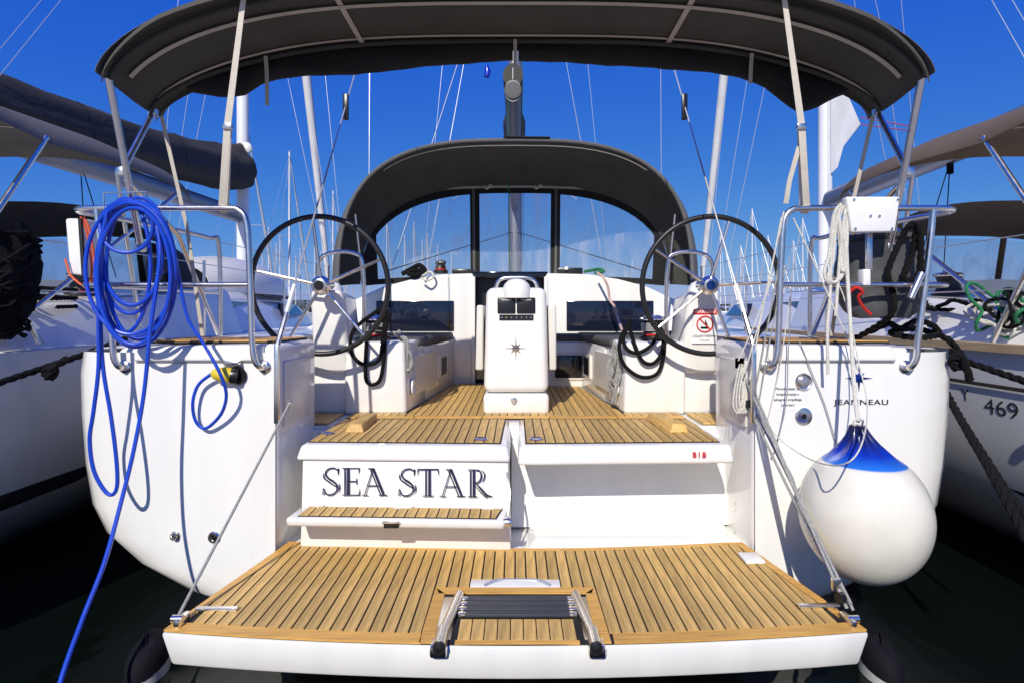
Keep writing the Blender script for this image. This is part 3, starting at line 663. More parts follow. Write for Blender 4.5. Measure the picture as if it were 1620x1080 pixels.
margin(seg(ynear, .345, 1.268, .006), seg(ynear, .348, 1.222, .063))
for a, b in ((-1.132, -.2), (-.196, .22), (.224, 1.132)): margin(seg(yfar, a, b, -.006), seg(yfar, max(a, -1.09), min(b, 1.09), -.029))
for sg in (-1, 1):
    a, b = [(sg * 1.272, 2.058), (sg * 1.133, 2.852)], [(sg * 1.226, 2.116), (sg * 1.096, 2.826)]
    margin(a, b)
margin([(RX0 - .02, RY + .05), (RX1 + .02, RY + .05)], [(RX0 - .005, RY + .002), (RX1 + .005, RY + .002)])
margin([(RX0 - .024, RY + .05), (RX0 - .027, ynear(.3) + .008)], [(RX0 + .02, RY), (RX0 + .024, ynear(.3) + .008)])
margin([(RX1 + .024, RY + .05), (RX1 + .027, ynear(.3) + .008)], [(RX1 - .02, RY), (RX1 - .024, ynear(.3) + .008)])
for k in range(9):
    a = -.205 + k * .047; MB().box((a + .002, ynear(0) + .03, ZP + .0008), (a + .045, 2.128, ZP + .0065)).build('plank', 'teak', sp)
MB().box((-.21, ynear(0) + .008, ZP + .0008), (.225, ynear(0) + .027, ZP + .0066)).build('margin_plank', 'teakx', sp)
MB().rbox((SX0, SY0, ZP - .03), (SX1, SY1, ZP + .0045), .002).build('handle_recess', 'gel', sp)
MB().tube(crom([(-.13, 2.392, ZP + .004), (-.09, 2.42, ZP + .010), (-.05, 2.43, ZP + .010), (.07, 2.43, ZP + .010), (.11, 2.42, ZP + .010), (.15, 2.392, ZP + .004)], 5), .008, 8).build('lift_handle', 'wire', sp)
c = W(1188, 885, 2.655); MB().rbox((c.x - .045, 2.60, ZP + .004), (c.x + .045, 2.70, ZP + .018), .004).build('plastic_pad', 'white', sp)
for sg, px, py in ((-1, 343, 968), (1, 1295, 963)):
    c = W(px, py, F * 1.15 / (py - HY)); MB().rbox((c.x - .08, c.y - .013, ZP + .006), (c.x + .08, c.y + .013, ZP + .02), .004, 2).build('hinge_plate', 'steel', sp)
    c = V(sg * 1.23, 2.09, ZP); m_ = MB().rbox((c.x - .012, c.y - .03, c.z), (c.x + .012, c.y + .05, c.z + .035), .008, 2)
    m_.lathe([(.014, -.02), (.014, .02)], c + V(sg * .01, .0, .028), (1, 0, 0), 12); m_.build('rope_eye', 'steel', sp)
# folded bathing ladder
ld = empty('swim_ladder', (.01, 2.1, ZP), parent=Y0)
for sg, x in ((-1, -.228), (1, .245)):
    xx = x + sg * .03
    MB().tube([(x - sg * .005, 2.28, ZP + .024), (xx - sg * .004, 2.02, ZP + .020), (xx, 1.935, ZP + .018)], .0185, 14).build('rail', 'steel', ld)
    MB().tube([(xx - sg * .0005, 2.03, ZP + .019), (xx, 1.93, ZP + .018)], .0225, 14).build('rail_sleeve', 'steel', ld)
    MB().rbox((xx + sg * .006 - .03, 1.94, ZP - .03), (xx + sg * .006 + .03, 2.01, ZP + .010), .01).build('bracket', 'steel', ld)
    MB().lathe([(.021, 0), (.022, .012), (.018, .017), (.004, .02), (.003, .014)], (xx, 1.935, ZP + .017), (0, -1, 0), 18).build('rubber_foot', 'rubber', ld)
    MB().box((min(x, x + sg * .085), 2.0, ZP - .004), (max(x, x + sg * .06), 2.30, ZP + .0035)).build('recess_tray', 'steel', ld)
for k in range(4):
    y = 2.152 + k * .033
    MB().rbox((-.19, y - .0122, ZP + .004), (.208, y + .0122, ZP + .020 + .003 * k), .005).build('tread', 'tread', ld)
    for x in (-.202, .22): MB().rbox((x - .015, y - .011, ZP + .005), (x + .015, y + .011, ZP + .019 + .003 * k), .003).build('tread_end', 'steel', ld)
# ------------------------------------------------------------------ rudders under the stern
for x in (-1.575, 1.565):
    rd = empty('rudder', (x, 2.5, 0), parent=Y0)
    prof_ = [(math.cos(t) * .19, math.sin(t) * .055) for t in [2 * math.pi * i / 20 for i in range(20)]]
    mb = MB(); rows = []
    for z, s_ in ((-.8, .8), (-.1, .95), (.0, 1.0), (.055, 1.0)): rows.append([(x + b * s_ * 1.3, 2.44 + a * s_ * .6, z + a * .12 * (z > .01)) for a, b in prof_ + prof_[:1]])
    mb.grid(rows).build('blade', 'hullgrey', rd)
    mb = MB(); rows = []
    for z, s_ in ((.05, 1.02), (.09, .98), (.125, .82), (.148, .5), (.156, .05)): rows.append([(x + b * s_ * 1.3, 2.44 + a * s_ * .6, z + a * .12) for a, b in prof_ + prof_[:1]])
    mb.grid(rows).build('blade_top', 'antifoul', rd)
# ------------------------------------------------------------------ fittings on the quarters
def roundfit(name, px, py, prof, m='steel', y=2.749): 
    c = W(px, py, y); return MB().lathe(prof, V(c.x, y, c.z), (0, -1, 0), 24).build(name, m, Y0)
roundfit('deck_filler', 1271, 603, [(.041, 0), (.042, .006), (.036, .014), (.026, .010), (.022, .02), (.006, .022)])
roundfit('shower_outlet', 1271, 658, [(.042, 0), (.042, .003), (.038, .005), (.013, .005)])
roundfit('outlet_hole', 1271, 658, [(.013, .0), (.013, .006), (.011, .007)], 'black')
roundfit('drain', 339, 849, [(.03, 0), (.03, .006), (.024, .012), (.013, .012), (.012, .004)]); roundfit('drain_hole', 341, 849, [(.012, .0), (.012, .013)], 'black')
c = W(278, 846, 2.749); MB().lathe([(.022, 0), (.022, .004), (.018, .006)], c, (0, -1, 0), 16).tube([c + V(.012 * math.cos(t), -.02, .014 * math.sin(t)) for t in [6.283 * i / 14 for i in range(14)]], .005, 6, closed=True).build('towing_eye', 'steel', Y0)
c = W(1359, 598, 2.748); mb = MB(); star(mb, c, .068, h=.010, ri=.27); mb.build('star_emblem', 'bluestar', Y0, sharp=5)
c = W(1363, 636, 2.747); text('maker_lettering', 'JEANNEAU', .036, c, 'navy', Y0, sx=1.42, space=1.08, fat=.0002)
c = W(1246, 627, 2.748); MB().box((c.x - .058, 2.7482, c.z - .062), (c.x + .062, 2.76, c.z + .062)).build('notice_sheet', 'paper', Y0)
for i, t_ in enumerate(('Plovni objekt za', 'iznajmljivanje s', 'uslugom smještaja', '(charter)')):
    text('notice_lettering', t_, .0185, (c.x, 2.7478, c.z + .038 - i * .026), 'stripe', Y0, fat=.0003)
# no-sailing warning sticker on the right pedestal
c = V(1.205, 3.618, 1.47); uv = V(0, -.06, .54).normalized()
def sk(dx, dz, off): return c + V(dx, 0, 0) + uv * dz + V(0, -off - .004, 0)
def quad(name, x0, x1, z0, z1, off, m): MB().add([sk(x0, z0, off), sk(x1, z0, off), sk(x1, z1, off), sk(x0, z1, off)], [(0, 1, 2, 3)]).build(name, m, Y0)
quad('warning_sticker', -.078, .078, -.115, .105, 0, 'paper'); quad('sticker_banner', -.076, .076, .068, .103, .001, 'red')
text('sticker_lettering', 'WARNING!', .027, sk(0, .087, .0018), 'paper', Y0, up=uv, fat=.0005)
text('sticker_lettering', 'UGLJAN PAŠMAN', .0195, sk(0, -.068, .0015), 'stripe', Y0, up=uv)
text('sticker_lettering', 'Tunnel', .016, sk(0, -.094, .0015), 'stripe', Y0, up=uv, space=1.4)
mb = MB().tube([sk(.05 * math.cos(t), .008 + .05 * math.sin(t), .002) for t in [6.283 * i / 32 for i in range(32)]], .0045, 6, closed=True).tube([sk(-.035, .043, .002), sk(.035, -.027, .002)], .0045, 6)
mb.build('prohibition_ring', 'red', Y0)
MB().add([sk(-.03, -.008, .001), sk(.03, -.008, .001), sk(.02, -.022, .001), sk(-.022, -.022, .001), sk(0, .0, .001), sk(0, .04, .001), sk(.02, .0, .001)], [(0, 1, 2, 3), (4, 6, 5)]).build('boat_pictogram', 'black', Y0)
# engine-key and rope fittings on the right quarter's inboard face
MB().rbox(W(1163, 566, 2.83), W(1181, 583, 2.80) + V(0, .03, 0), .006).build('shower_head', 'rubber', Y0)
c = W(1182, 640, 2.80); MB().lathe([(.024, -.012), (.026, 0), (.024, .012)], c, (1, .3, 0), 14).build('block', 'black', Y0)
c = W(456, 636, 2.78); MB().tube([c + V(.018 * math.cos(t), .0, .012 * math.sin(t)) for t in [6.283 * i / 14 for i in range(14)]], .004, 6, closed=True).tube([c, c + V(.01, .0, -.06)], .007, 6).build('shackle', 'steel', Y0)
for px, py in ((1144, 796), (1157, 806), (1149, 841)):
    c = W(px, py, 3.0); MB().lathe([(.006, 0), (.006, .004)], V(1.158, c.y, c.z), (-1, 0, 0), 8).build('screw', 'steel', Y0)

# ------------------------------------------------------------------ pushpit rails
for sg in (-1, 1):
    def X(x): return sg * x
    pp = empty('pushpit', (X(1.6), 2.75, 1.3), parent=Y0)
    MB().tube(crom([(X(1.212), 2.744, 1.292), (X(1.222), 2.715, 1.295), (X(1.24), 2.70, 1.34), (X(1.25), 2.70, 1.45), (X(1.262), 2.70, 1.80), (X(1.275), 2.70, 1.98), (X(1.31), 2.70, 2.035), (X(1.38), 2.70, 2.046),
                    (X(1.7), 2.70, 2.046), (X(2.0), 2.70, 2.046), (X(2.08), 2.715, 2.046), (X(2.125), 2.77, 2.046), (X(2.125), 2.85, 2.046), (X(2.06), 3.2, 2.046), (X(2.03), 3.75, 2.046), (X(2.01), 3.86, 2.0), (X(2.01), 3.88, 1.39)], 6), .0145, 10).build('top_rail', 'steel', pp)
    MB().tube(crom([(X(1.885), 2.744, 1.292), (X(1.89), 2.715, 1.295), (X(1.905), 2.70, 1.34), (X(1.915), 2.70, 1.45), (X(1.96), 2.70, 1.8), (X(1.985), 2.70, 2.04)], 6), .0145, 10).build('stanchion', 'steel', pp)
    MB().tube(crom([(X(1.25), 2.70, 1.683), (X(1.6), 2.70, 1.683), (X(1.95), 2.70, 1.683), (X(2.05), 2.72, 1.683), (X(2.07), 2.80, 1.683), (X(2.02), 3.3, 1.683), (X(2.01), 3.86, 1.683)], 6), .012, 10).build('lower_rail', 'steel', pp)
    for x in (1.211, 1.884): MB().lathe([(.03, 0), (.031, .004), (.024, .010), (.016, .012)], (X(x), 2.747, 1.292), (0, -1, 0), 18).build('foot', 'steel', pp)
    for z in (1.70, 2.03):
        MB().tube([(X(2.01), 3.88, z), (X(2.04), 6.2, z + .02), (X(1.9), 8.8, z + .04), (X(1.1), 12.4, z + .12)], .003, 6).build('lifeline', 'wire', pp)
    for y, x in ((6.2, 2.03), (8.8, 1.88)):
        MB().tube([(X(x), y, 1.38), (X(x), y, 2.06)], .012, 8).build('side_stanchion', 'steel', pp)
# ------------------------------------------------------------------ bimini
bi = empty('bimini', (0, 2.75, 2.6), parent=Y0)
def bz(x): return 2.58 + .42 * max(0, 1 - abs(x / 1.87) ** 3.2) ** .625
def bw(y): return .955 + .045 * min(1, max(0, (y - 2.42) / .5))
def archx(k=44): return [-1.87 * math.cos(math.pi * i / k) for i in range(k + 1)]
rows = []
for j, y in enumerate((2.40, 2.405, 2.43, 2.50, 2.62, 2.75, 2.88, 2.98, 3.04, 3.062, 3.066)):
    dz = (-.035, -.012, -.002, 0, -.008, -.012, -.008, 0, -.002, -.014, -.04)[j]
    rows.append([(x * (1 + (.004 if j in (3, 7) else 0)) * bw(y), y + (.05 if abs(x) > 1.6 and j < 3 else 0) * (abs(x) - 1.6) / .27 - (.10 if j > 6 else 0) * max(0, (abs(x) - 1.3) / .57) ** 2, bz(x) + dz) for x in archx()])
MB().grid(rows, .006).build('canopy', 'canvas', bi)
MB().grid([[(x * 1.004 * bw(y), y, bz(x) + .004 - abs(y - 2.73) * .02) for x in archx()] for y in (2.43, 2.6, 2.73, 2.86, 3.03)], -.002).build('canopy_top', 'canvasside', bi)
def tape(name, pts, wdir, wd, m='tape'):
    rows = [[Vector(p) - Vector(wdir) * wd / 2 for p in pts], [Vector(p) + Vector(wdir) * wd / 2 for p in pts]]
    MB().grid(rows, .002).build(name, m, bi)
xs = [x for x in archx(60) if abs(x) < 1.84]
for y, wd, z0, x1 in ((2.62, .026, -.024, 1.85), (2.945, .018, -.014, 1.85)):
    tape('seam_tape', [(x * .996 * bw(y), y - (.05 if y > 2.8 else 0) * max(0, (abs(x) - 1.3) / .57) ** 2, bz(x) + z0) for x in xs if abs(x) > .02 or y < 2.8], (0, 1, 0), wd)
for x in (-.80, .80): tape('seam_tape', [(x, y, bz(x) - .021 - .004 * math.sin((y - 2.45) * 5)) for y in (2.46, 2.55, 2.65, 2.75, 2.85, 2.97)], (1, 0, 0), .026)
MB().tube([(x * .995 * bw(2.5), 2.50, bz(x) - .024) for x in archx() if bz(x) > 2.6], .0125, 8).build('bow_tube', 'canvas', bi)
MB().tube([(x * .995, 2.99 - .1 * max(0, (abs(x) - 1.3) / .57) ** 2, bz(x) - .024) for x in archx() if bz(x) > 2.6], .0125, 8).build('bow_tube', 'canvas', bi)
def roll(xa, xb, hang):
    rows = []; N = 40
    for i in range(N + 1):
        x = xa + (xb - xa) * i / N; q = abs(x)
        h = 0
        for (x0, h0), (x1, h1) in zip(hang[:-1], hang[1:]):
            if x0 <= q <= x1: h = h0 + (h1 - h0) * (q - x0) / (x1 - x0)
        h += .002 * math.sin(x * 17) + .0015 * math.sin(x * 41)
        zt = bz(x) - .018; yc = 3.03 - .1 * max(0, (q - 1.3) / .57) ** 2; ring = []
        for k in range(15):
            a = 2 * math.pi * k / 14; wob = 1 + .12 * math.sin(3 * a + x * 9)
            ring.append((x, yc + math.sin(a) * .045 * wob, zt - h / 2 + math.cos(a) * h / 2))
        rows.append(ring)
    m_ = MB().grid(rows); m_.add(rows[0][:-1], [tuple(range(14))]); m_.add(rows[-1][:-1], [tuple(range(14))]); return m_
roll(-1.70, -.012, [(0, .085), (.5, .12), (.85, .145), (1.1, .12), (1.35, .105), (1.44, .15), (1.56, .13), (1.71, .03)]).build('rolled_panel', 'canvasblack', bi)
roll(.018, 1.72, [(0, .085), (.5, .11), (.9, .115), (1.2, .11), (1.32, .13), (1.50, .23), (1.6, .16), (1.73, .03)]).build('rolled_panel', 'canvasblack', bi)
for px, w_ in ((815, .018), (1185, .02), (425, .02)):
    x = (px - HX) / F * 2.99; MB().grid([[(x - w_ / 2, 2.955, bz(x) - .03), (x + w_ / 2, 2.955, bz(x) - .03)], [(x - w_ / 2, 2.968, bz(x) - .1), (x + w_ / 2, 2.968, bz(x) - .1)],
        [(x - w_ / 2, 2.975, bz(x) - .18 - (.10 if px < 500 else 0)), (x + w_ / 2, 2.975, bz(x) - .18 - (.10 if px < 500 else 0))]], .003).build('tie_strap', 'tape', bi)
for sg in (-1, 1):
    def X(x): return sg * x
    MB().tube([(X(1.79), 2.50, 2.60), (X(1.825), 2.72, 2.05), (X(1.84), 2.80, 1.86)], .0155, 10).build('pole', 'steel', bi)
    MB().tube([(X(1.855), 2.92, 2.585), (X(1.845), 2.665, 2.205)], .0145, 10).build('pole', 'steel', bi)
    MB().tube([(X(1.843), 2.69, 2.18), (X(1.835), 3.10, 1.97), (X(1.83), 3.5, 1.42)], .0135, 10).build('brace', 'steel', bi)
    for p in ((1.856, 2.915, 2.575), (1.845, 2.67, 2.21), (1.84, 2.795, 1.87)): MB().rbox((X(p[0]) - .02, p[1] - .02, p[2] - .022), (X(p[0]) + .02, p[1] + .02, p[2] + .022), .007).build('pole_joint', 'steel', bi)
    rows = [[(X(1.83), 2.93, 2.56), (X(1.83) + .02, 2.93, 2.56)], [(X(1.74), 3.0, 2.0), (X(1.74) + .02, 3.0, 2.0)], [(X(1.69), 3.06, 1.42), (X(1.69) + .02, 3.06, 1.42)]]
    MB().grid(rows, .003).build('hold_down_strap', 'tape', bi)
    a = W(386 if sg < 0 else 1240, -6, 2.44); b = W(360 if sg < 0 else 1268, 200, 2.57); c = W(351 if sg < 0 else 1276, 330, 2.70)
    wd = V(.016, 0, 0)
    MB().grid([[a - wd * .7, a + wd * .7], [b - wd, b + wd], [c - wd, c + wd], [c - wd + V(0, .018, -.02), c + wd + V(0, .018, -.02)], [c - wd + V(0, .034, 0), c + wd + V(0, .034, 0)], [b - wd + V(sg * .012, .03, 0), b + wd + V(sg * .012, .03, 0)]], .003).build('webbing_strap', 'strap', bi)
    MB().rbox(b + V(-.021, -.01, -.012), b + V(.021, .012, .012), .004).build('strap_buckle', 'steel', bi)
    MB().tube([a + V(.028 * math.cos(t), .02, .014 + .012 * math.sin(t)) for t in [6.283 * i / 16 for i in range(16)]], .0045, 6, closed=True).build('strap_ring', 'steel', bi)
c = W(1276, 330, 2.70); d = W(1243, 322, 2.70); e_ = W(1264, 232, 2.61)
MB().grid([[e_ - V(.011, 0, 0), e_ + V(.011, 0, 0)], [W(1249, 285, 2.65) - V(.011, 0, 0), W(1249, 285, 2.65) + V(.011, 0, 0)], [d - V(.012, 0, 0), d + V(.012, 0, 0)]], .003).build('webbing_strap', 'strap', bi)
# ------------------------------------------------------------------ sprayhood
sh = empty('sprayhood', (0, 5, 1.8), parent=Y0)
K = 40
aft = [(x, 4.58, z) for x, z in superarch(1.42, 1.74, 1.20, 3.0, K)]
aft = [(x, 4.58 - .10 * max(0, (2.3 - z)) * .6, z) for x, y, z in aft]
fwd = [(x, 5.52 - .50 * (x / 1.37) ** 2, z) for x, z in superarch(1.37, 1.80, .985, 2.5, K)]
def lerp3(a, b, t): return Vector(a).lerp(Vector(b), t)
def hood(a, b, t):
    p = lerp3(a, b, t); q = min(1, max(0, (2.85 - a[2]) / .35)); p.x *= 1 + .075 * q * math.sin(math.pi * min(1, t * 1.15)) ** .8
    return p + V(0, 0, .035 * math.sin(math.pi * t) * (1 if a[2] > 2.3 else .2))
rows = [[hood(a, b, t) for a, b in zip(aft, fwd)] for t in (0, .06, .15, .25, .38, .5, .75, 1)]
MB().grid(rows, .006).build('hood_canvas', 'canvas', sh)
rows2 = [[Vector(p) + (Vector(p) - V(0, p[1], 2.0)).normalized() * .006 for p in r] for r in rows[:7]]
MB().grid(rows2, -.002).build('hood_top', 'canvasside', sh)
MB().tube([Vector(a) for a in aft], .016, 8).build('hood_piping', 'canvasside', sh)
rr_ = [[(x * 1.0, 4.60 + d, z - .035 - d * .1) for x, y, z in aft if abs(x) < 1.1 and z > 2.3] for d in (0, .014)]
MB().grid(rr_, .002).build('seam_tape', 'tape', sh)
def zcoach(x): 
    for (x0, z0), (x1, z1) in zip(full[:-1], full[1:]):
        if x0 <= x <= x1: return z0 + (z1 - z0) * (x - x0) / (x1 - x0)
    return 1.4
def fp(x, t, off=0):                                  # windscreen surface: t 0 at the deck, 1 at the hoop
    q = min(1, abs(x) / 1.37); zt = 1.80 + .985 * (1 - q ** 2.5) ** .4; zb_ = min(zt, zcoach(x) * .0 + 1.86 - .07 * q ** 3)
    return V(x, 5.52 - .50 * q * q - off + (1 - t) * .10, zb_ + (zt - zb_) * t)
def strip(x0, x1, t0, t1, name, m, off, nx=10, ntt=8, th=.004):
    MB().grid([[fp(x0 + (x1 - x0) * j / nx, (t0(x0 + (x1 - x0) * j / nx) if callable(t0) else t0) * (1 - i / ntt) + (t1(x0 + (x1 - x0) * j / nx) if callable(t1) else t1) * i / ntt, off) for j in range(nx + 1)] for i in range(ntt + 1)], th).build(name, m, sh)
def ttop(x): return 1 - .075 / max(.12, (fp(x, 1).z - fp(x, 0).z))
def tbot(x): return min(.9, .05 / max(.12, (fp(x, 1).z - fp(x, 0).z)))
strip(-1.36, 1.36, ttop, 1.0, 'window_frame', 'canvasblack', .004, 40, 2)
strip(-1.36, 1.36, 0.0, tbot, 'window_frame', 'canvasblack', .004, 40, 2)
for x0, x1 in ((-1.36, -1.25), (1.25, 1.36), (-.435, -.345), (.345, .435)): strip(x0, x1, tbot, ttop, 'window_frame', 'canvasblack', .003, 3, 8)
for x in (-.40, .395): strip(x - .012, x + .012, 0.02, .97, 'zip_flap', 'canvasside', .012, 1, 6)
for x0, x1 in ((-1.25, -.435), (-.345, .345), (.435, 1.25)): strip(x0, x1, tbot, ttop, 'window_pane', 'vinyl', 0, 14, 8, 0)
MB().grid([[(x, 5.40, 2.757 - .02 * abs(x / .7) ** 2), (x, 5.395, 2.735 - .02 * abs(x / .7) ** 2)] for x in [-.7 + 1.4 * i / 14 for i in range(15)]], .003).build('seam_tape', 'tape', sh)
for px in (772, 851): MB().tube(crom([W(px - 6, 295, 5.38), W(px - 2, 298, 5.37), W(px + 4, 294, 5.37), W(px + 7, 297, 5.38)], 4), .014, 6).build('toggle', 'tape', sh)
for sg in (-1, 1): MB().tube([(sg * 1.30, 4.62, 2.35), (sg * 1.26, 4.72, 1.72)], .011, 8).build('hood_leg', 'steel', sh)
MB().rhexa([(-.1, 4.55, 2.955), (.28, 4.55, 2.95), (.28, 4.62, 2.95), (-.02, 4.62, 2.955)], [(-.1, 4.55, 2.965), (.28, 4.55, 2.96), (.28, 4.62, 2.96), (-.02, 4.62, 2.965)], .003).build('centre_patch', 'canvasblack', sh)
# ------------------------------------------------------------------ rig of the yacht
MB().tube([(0, 10, 1.8), (0, 10, 9), (0, 10.02, 15.8)], [.105, .105, .09], 16, flat=1.15).build('mast', 'alu', Y0)
bo = empty('boom', (0, 7.5, 3.5), parent=Y0)
MB().tube([(-.02, 5.0, 3.50), (0, 9.85, 3.42)], .076, 14, flat=1.3).build('spar', 'boomdark', bo)
MB().lathe([(.072, .02), (.077, .0), (.075, -.015), (.06, -.02)], (-.02, 5.0, 3.50), (0, 1, 0), 18).build('end_cap', 'canvasside', bo)
MB().tube(crom([(-.02, 5.05, 3.66), (-.01, 6.5, 3.70), (0, 8.5, 3.75), (0, 9.8, 3.8)], 5), [.09] * 5 + [.13] * 5 + [.16] * 6, 14, flat=1.15).build('sail_bag', 'canvas', bo)
MB().tube([(-.06, 5.02, 3.42), (-.06, 5.35, 2.5), (-.05, 5.5, 1.95)], .004, 6).build('mainsheet', 'ropegreen', bo)
for a, b in (((-.02, 5.0, 3.6), (0, 9.9, 15.4)), ((.14, 9.5, 1.95), (.1, 9.95, 15)), ((-1.15, 5.35, 2.0), (0, 9.9, 9.0))): MB().tube([a, b], .004, 6).build('halyard', 'ropew' if a[0] != .14 else 'ropegreen', Y0)
for sg in (-1, 1):
    MB().tube([(sg * 1.96, 7.6, 1.4), (sg * 1.93, 7.6, 8), (0, 10, 15.5)], .0045, 6).build('shroud', 'wire', Y0)
    for x, y, z in ((1.75, 10.25, 15.4), (1.72, 10.1, 9.2), (1.70, 9.85, 9.1)): MB().tube([(sg * x, y, 1.45), (sg * (1.15 if z > 10 else .85), 10.2, 7.6 if z > 10 else 6.4), (0, 10, z)], .0042, 6).build('shroud', 'wire', Y0)
    for z in (6.6, 11): MB().tube([(0, 10, z), (sg * 1.1, 10.3, z + .05)], [.04, .025], 8, flat=.4).build('spreader', 'alu', Y0)
    MB().tube([(sg * .62, 5.45, 2.62), (sg * .30, 7.7, 3.42)], .004, 6).build('lazy_line', 'ropew', Y0)
    MB().tube([(sg * .05, 9.9, 2.95), (sg * 1.25, 5.5, 1.95)], .006, 6).build('sheet', 'ropeb', Y0)
MB().tube([(0, 14.7, 1.7), (0, 12.4, 8.5), (0, 10.05, 15.5)], [.05, .07, .03], 10).build('furled_genoa', 'sail', Y0)
c = W(770, 113, 6); MB().tube([c + V(0, 0, .06), c + V(.01, 0, 0), c + V(0, 0, -.06)], [.02, .035, .03], 10).build('lamp_sock', 'fblue', Y0)
# ------------------------------------------------------------------ outboard bracket pad on the right rail
ob = empty('outboard_bracket', W(1382, 400, 2.72), parent=Y0)
a, b = W(1339, 369, 2.66), W(1426, 311, 2.66)
MB().prism([W(1339, 311, 2.64), W(1425, 311, 2.64), W(1417, 367, 2.64), W(1348, 368, 2.64)], (0, .045, 0), .009, 3).build('pad', 'white', ob)
for px, py in ((1351, 316), (1420, 316), (1353, 362), (1411, 362), (1377, 342), (1391, 342)): MB().lathe([(.007, 0), (.006, .004)], W(px, py, 2.638), (0, -1, 0), 8).build('bolt', 'steel', ob)
MB().rbox(W(1372, 428, 2.70), W(1381, 366, 2.70) + V(0, .02, 0), .004).build('post', 'steel', ob)
MB().rbox(W(1366, 452, 2.685), W(1378, 426, 2.685) + V(0, .05, 0), .006).build('clamp', 'white', ob)
MB().tube([W(1458, 432, 2.66), W(1440, 472, 2.66)], .016, 12).build('rod_holder', 'steel', ob)
# blue-hose rack on the left rail
rk = MB()
for y in (2.64, 2.70):
    rk.tube([W(164, 305, y), W(232, 304, y), W(233, 332, y), W(232, 338, y + .03)], .004, 6)
rk.tube([W(164, 305, 2.64), W(166, 340, 2.64), W(196, 343, 2.64)], .004, 6); rk.build('hose_rack', 'steel', Y0)
# ------------------------------------------------------------------ loose things on the yacht
def rope(name, pts, r, m, label, cat='rope', k=6, parent=None, n=8, strands=False, group=None):
    p = crom(pts, k); mb = MB()
    mb.strands(p, r) if strands else mb.tube(p, r, n)
    o = mb.build(name, m, parent)
    return tag(o, label, cat, group) if parent is None else o
hs_ = empty('power_cable', W(205, 560, 2.62), 'bright blue shore-power cable coiled over the left stern rail', 'cable')
HR = .0088
def ell(cx, cy, rx, ry, y, ph=0): return [W(cx + rx * math.cos(t + ph), cy + ry * math.sin(t + ph), y + .012 * math.sin(2 * t)) for t in [2 * math.pi * i / 40 for i in range(40)]]
for i, (cx, cy, rx, ry, y) in enumerate(((200, 359, 42, 41, 2.60), (206, 425, 71, 104, 2.585), (215, 434, 64, 115, 2.60), (209, 402, 48, 81, 2.625), (206, 410, 46, 86, 2.645), (214, 428, 62, 104, 2.655), (220, 425, 52, 112, 2.635), (198, 420, 40, 106, 2.65), (212, 437, 58, 108, 2.57))):
    MB().tube(ell(cx, cy, rx, ry, y), HR, 8, closed=True).build('coil', 'blue', hs_)
def hpath(pts, ys): 
    n = len(pts); return [W(p[0], p[1], ys[0] + (ys[1] - ys[0]) * i / (n - 1)) for i, p in enumerate(pts)]
MB().tube(crom(hpath([(170, 335), (158, 400), (156, 500), (156, 580), (148, 650), (142, 695), (149, 745), (170, 780), (184, 774), (185, 735), (176, 660), (163, 580), (159, 500), (161, 400), (176, 330)], (2.58, 2.60)), 6), HR, 8).build('hanging_loop', 'blue', hs_)
MB().tube(crom([W(*p) for p in ((238, 330, 2.62), (252, 380, 2.60), (251, 430, 2.58), (238, 520, 2.56), (228, 620, 2.54), (212, 710, 2.50), (190, 800, 2.42), (165, 890, 2.30), (130, 980, 2.18), (95, 1080, 2.05), (70, 1190, 1.95), (55, 1290, 1.9))], 6), HR, 8).build('tail', 'blue', hs_)
MB().tube(crom([W(*p) for p in ((262, 350, 2.62), (276, 400, 2.62), (285, 450, 2.62), (298, 505, 2.62), (325, 548, 2.63), (348, 590, 2.63), (358, 622, 2.66), (352, 650, 2.69), (336, 670, 2.71), (322, 677, 2.72), (309, 664, 2.72), (305, 636, 2.71), (314, 608, 2.71), (336, 590, 2.70))], 6), HR * .9, 8).build('plug_lead', 'blue', hs_)
a = W(334, 590, 2.70); b = W(372, 594, 2.735); d = (b - a).normalized()
MB().lathe([(.012, 0), (.026, .015), (.036, .05), (.037, .09), (.033, .095)], a, d, 18).build('plug', 'yellow', hs_)
MB().lathe([(.040, .085), (.043, .095), (.043, .118), (.03, .12)], a, d, 18).build('plug_collar', 'black', hs_)
MB().rbox(W(352, 577, 2.71), W(377, 570, 2.71) + V(0, .05, 0), .006).build('socket_lid', 'steel', Y0)
MB().lathe([(.045, 0), (.047, .01), (.04, .02)], V(b.x + .005, 2.749, b.z), (0, -1, 0), 18).build('power_socket', 'black', Y0)
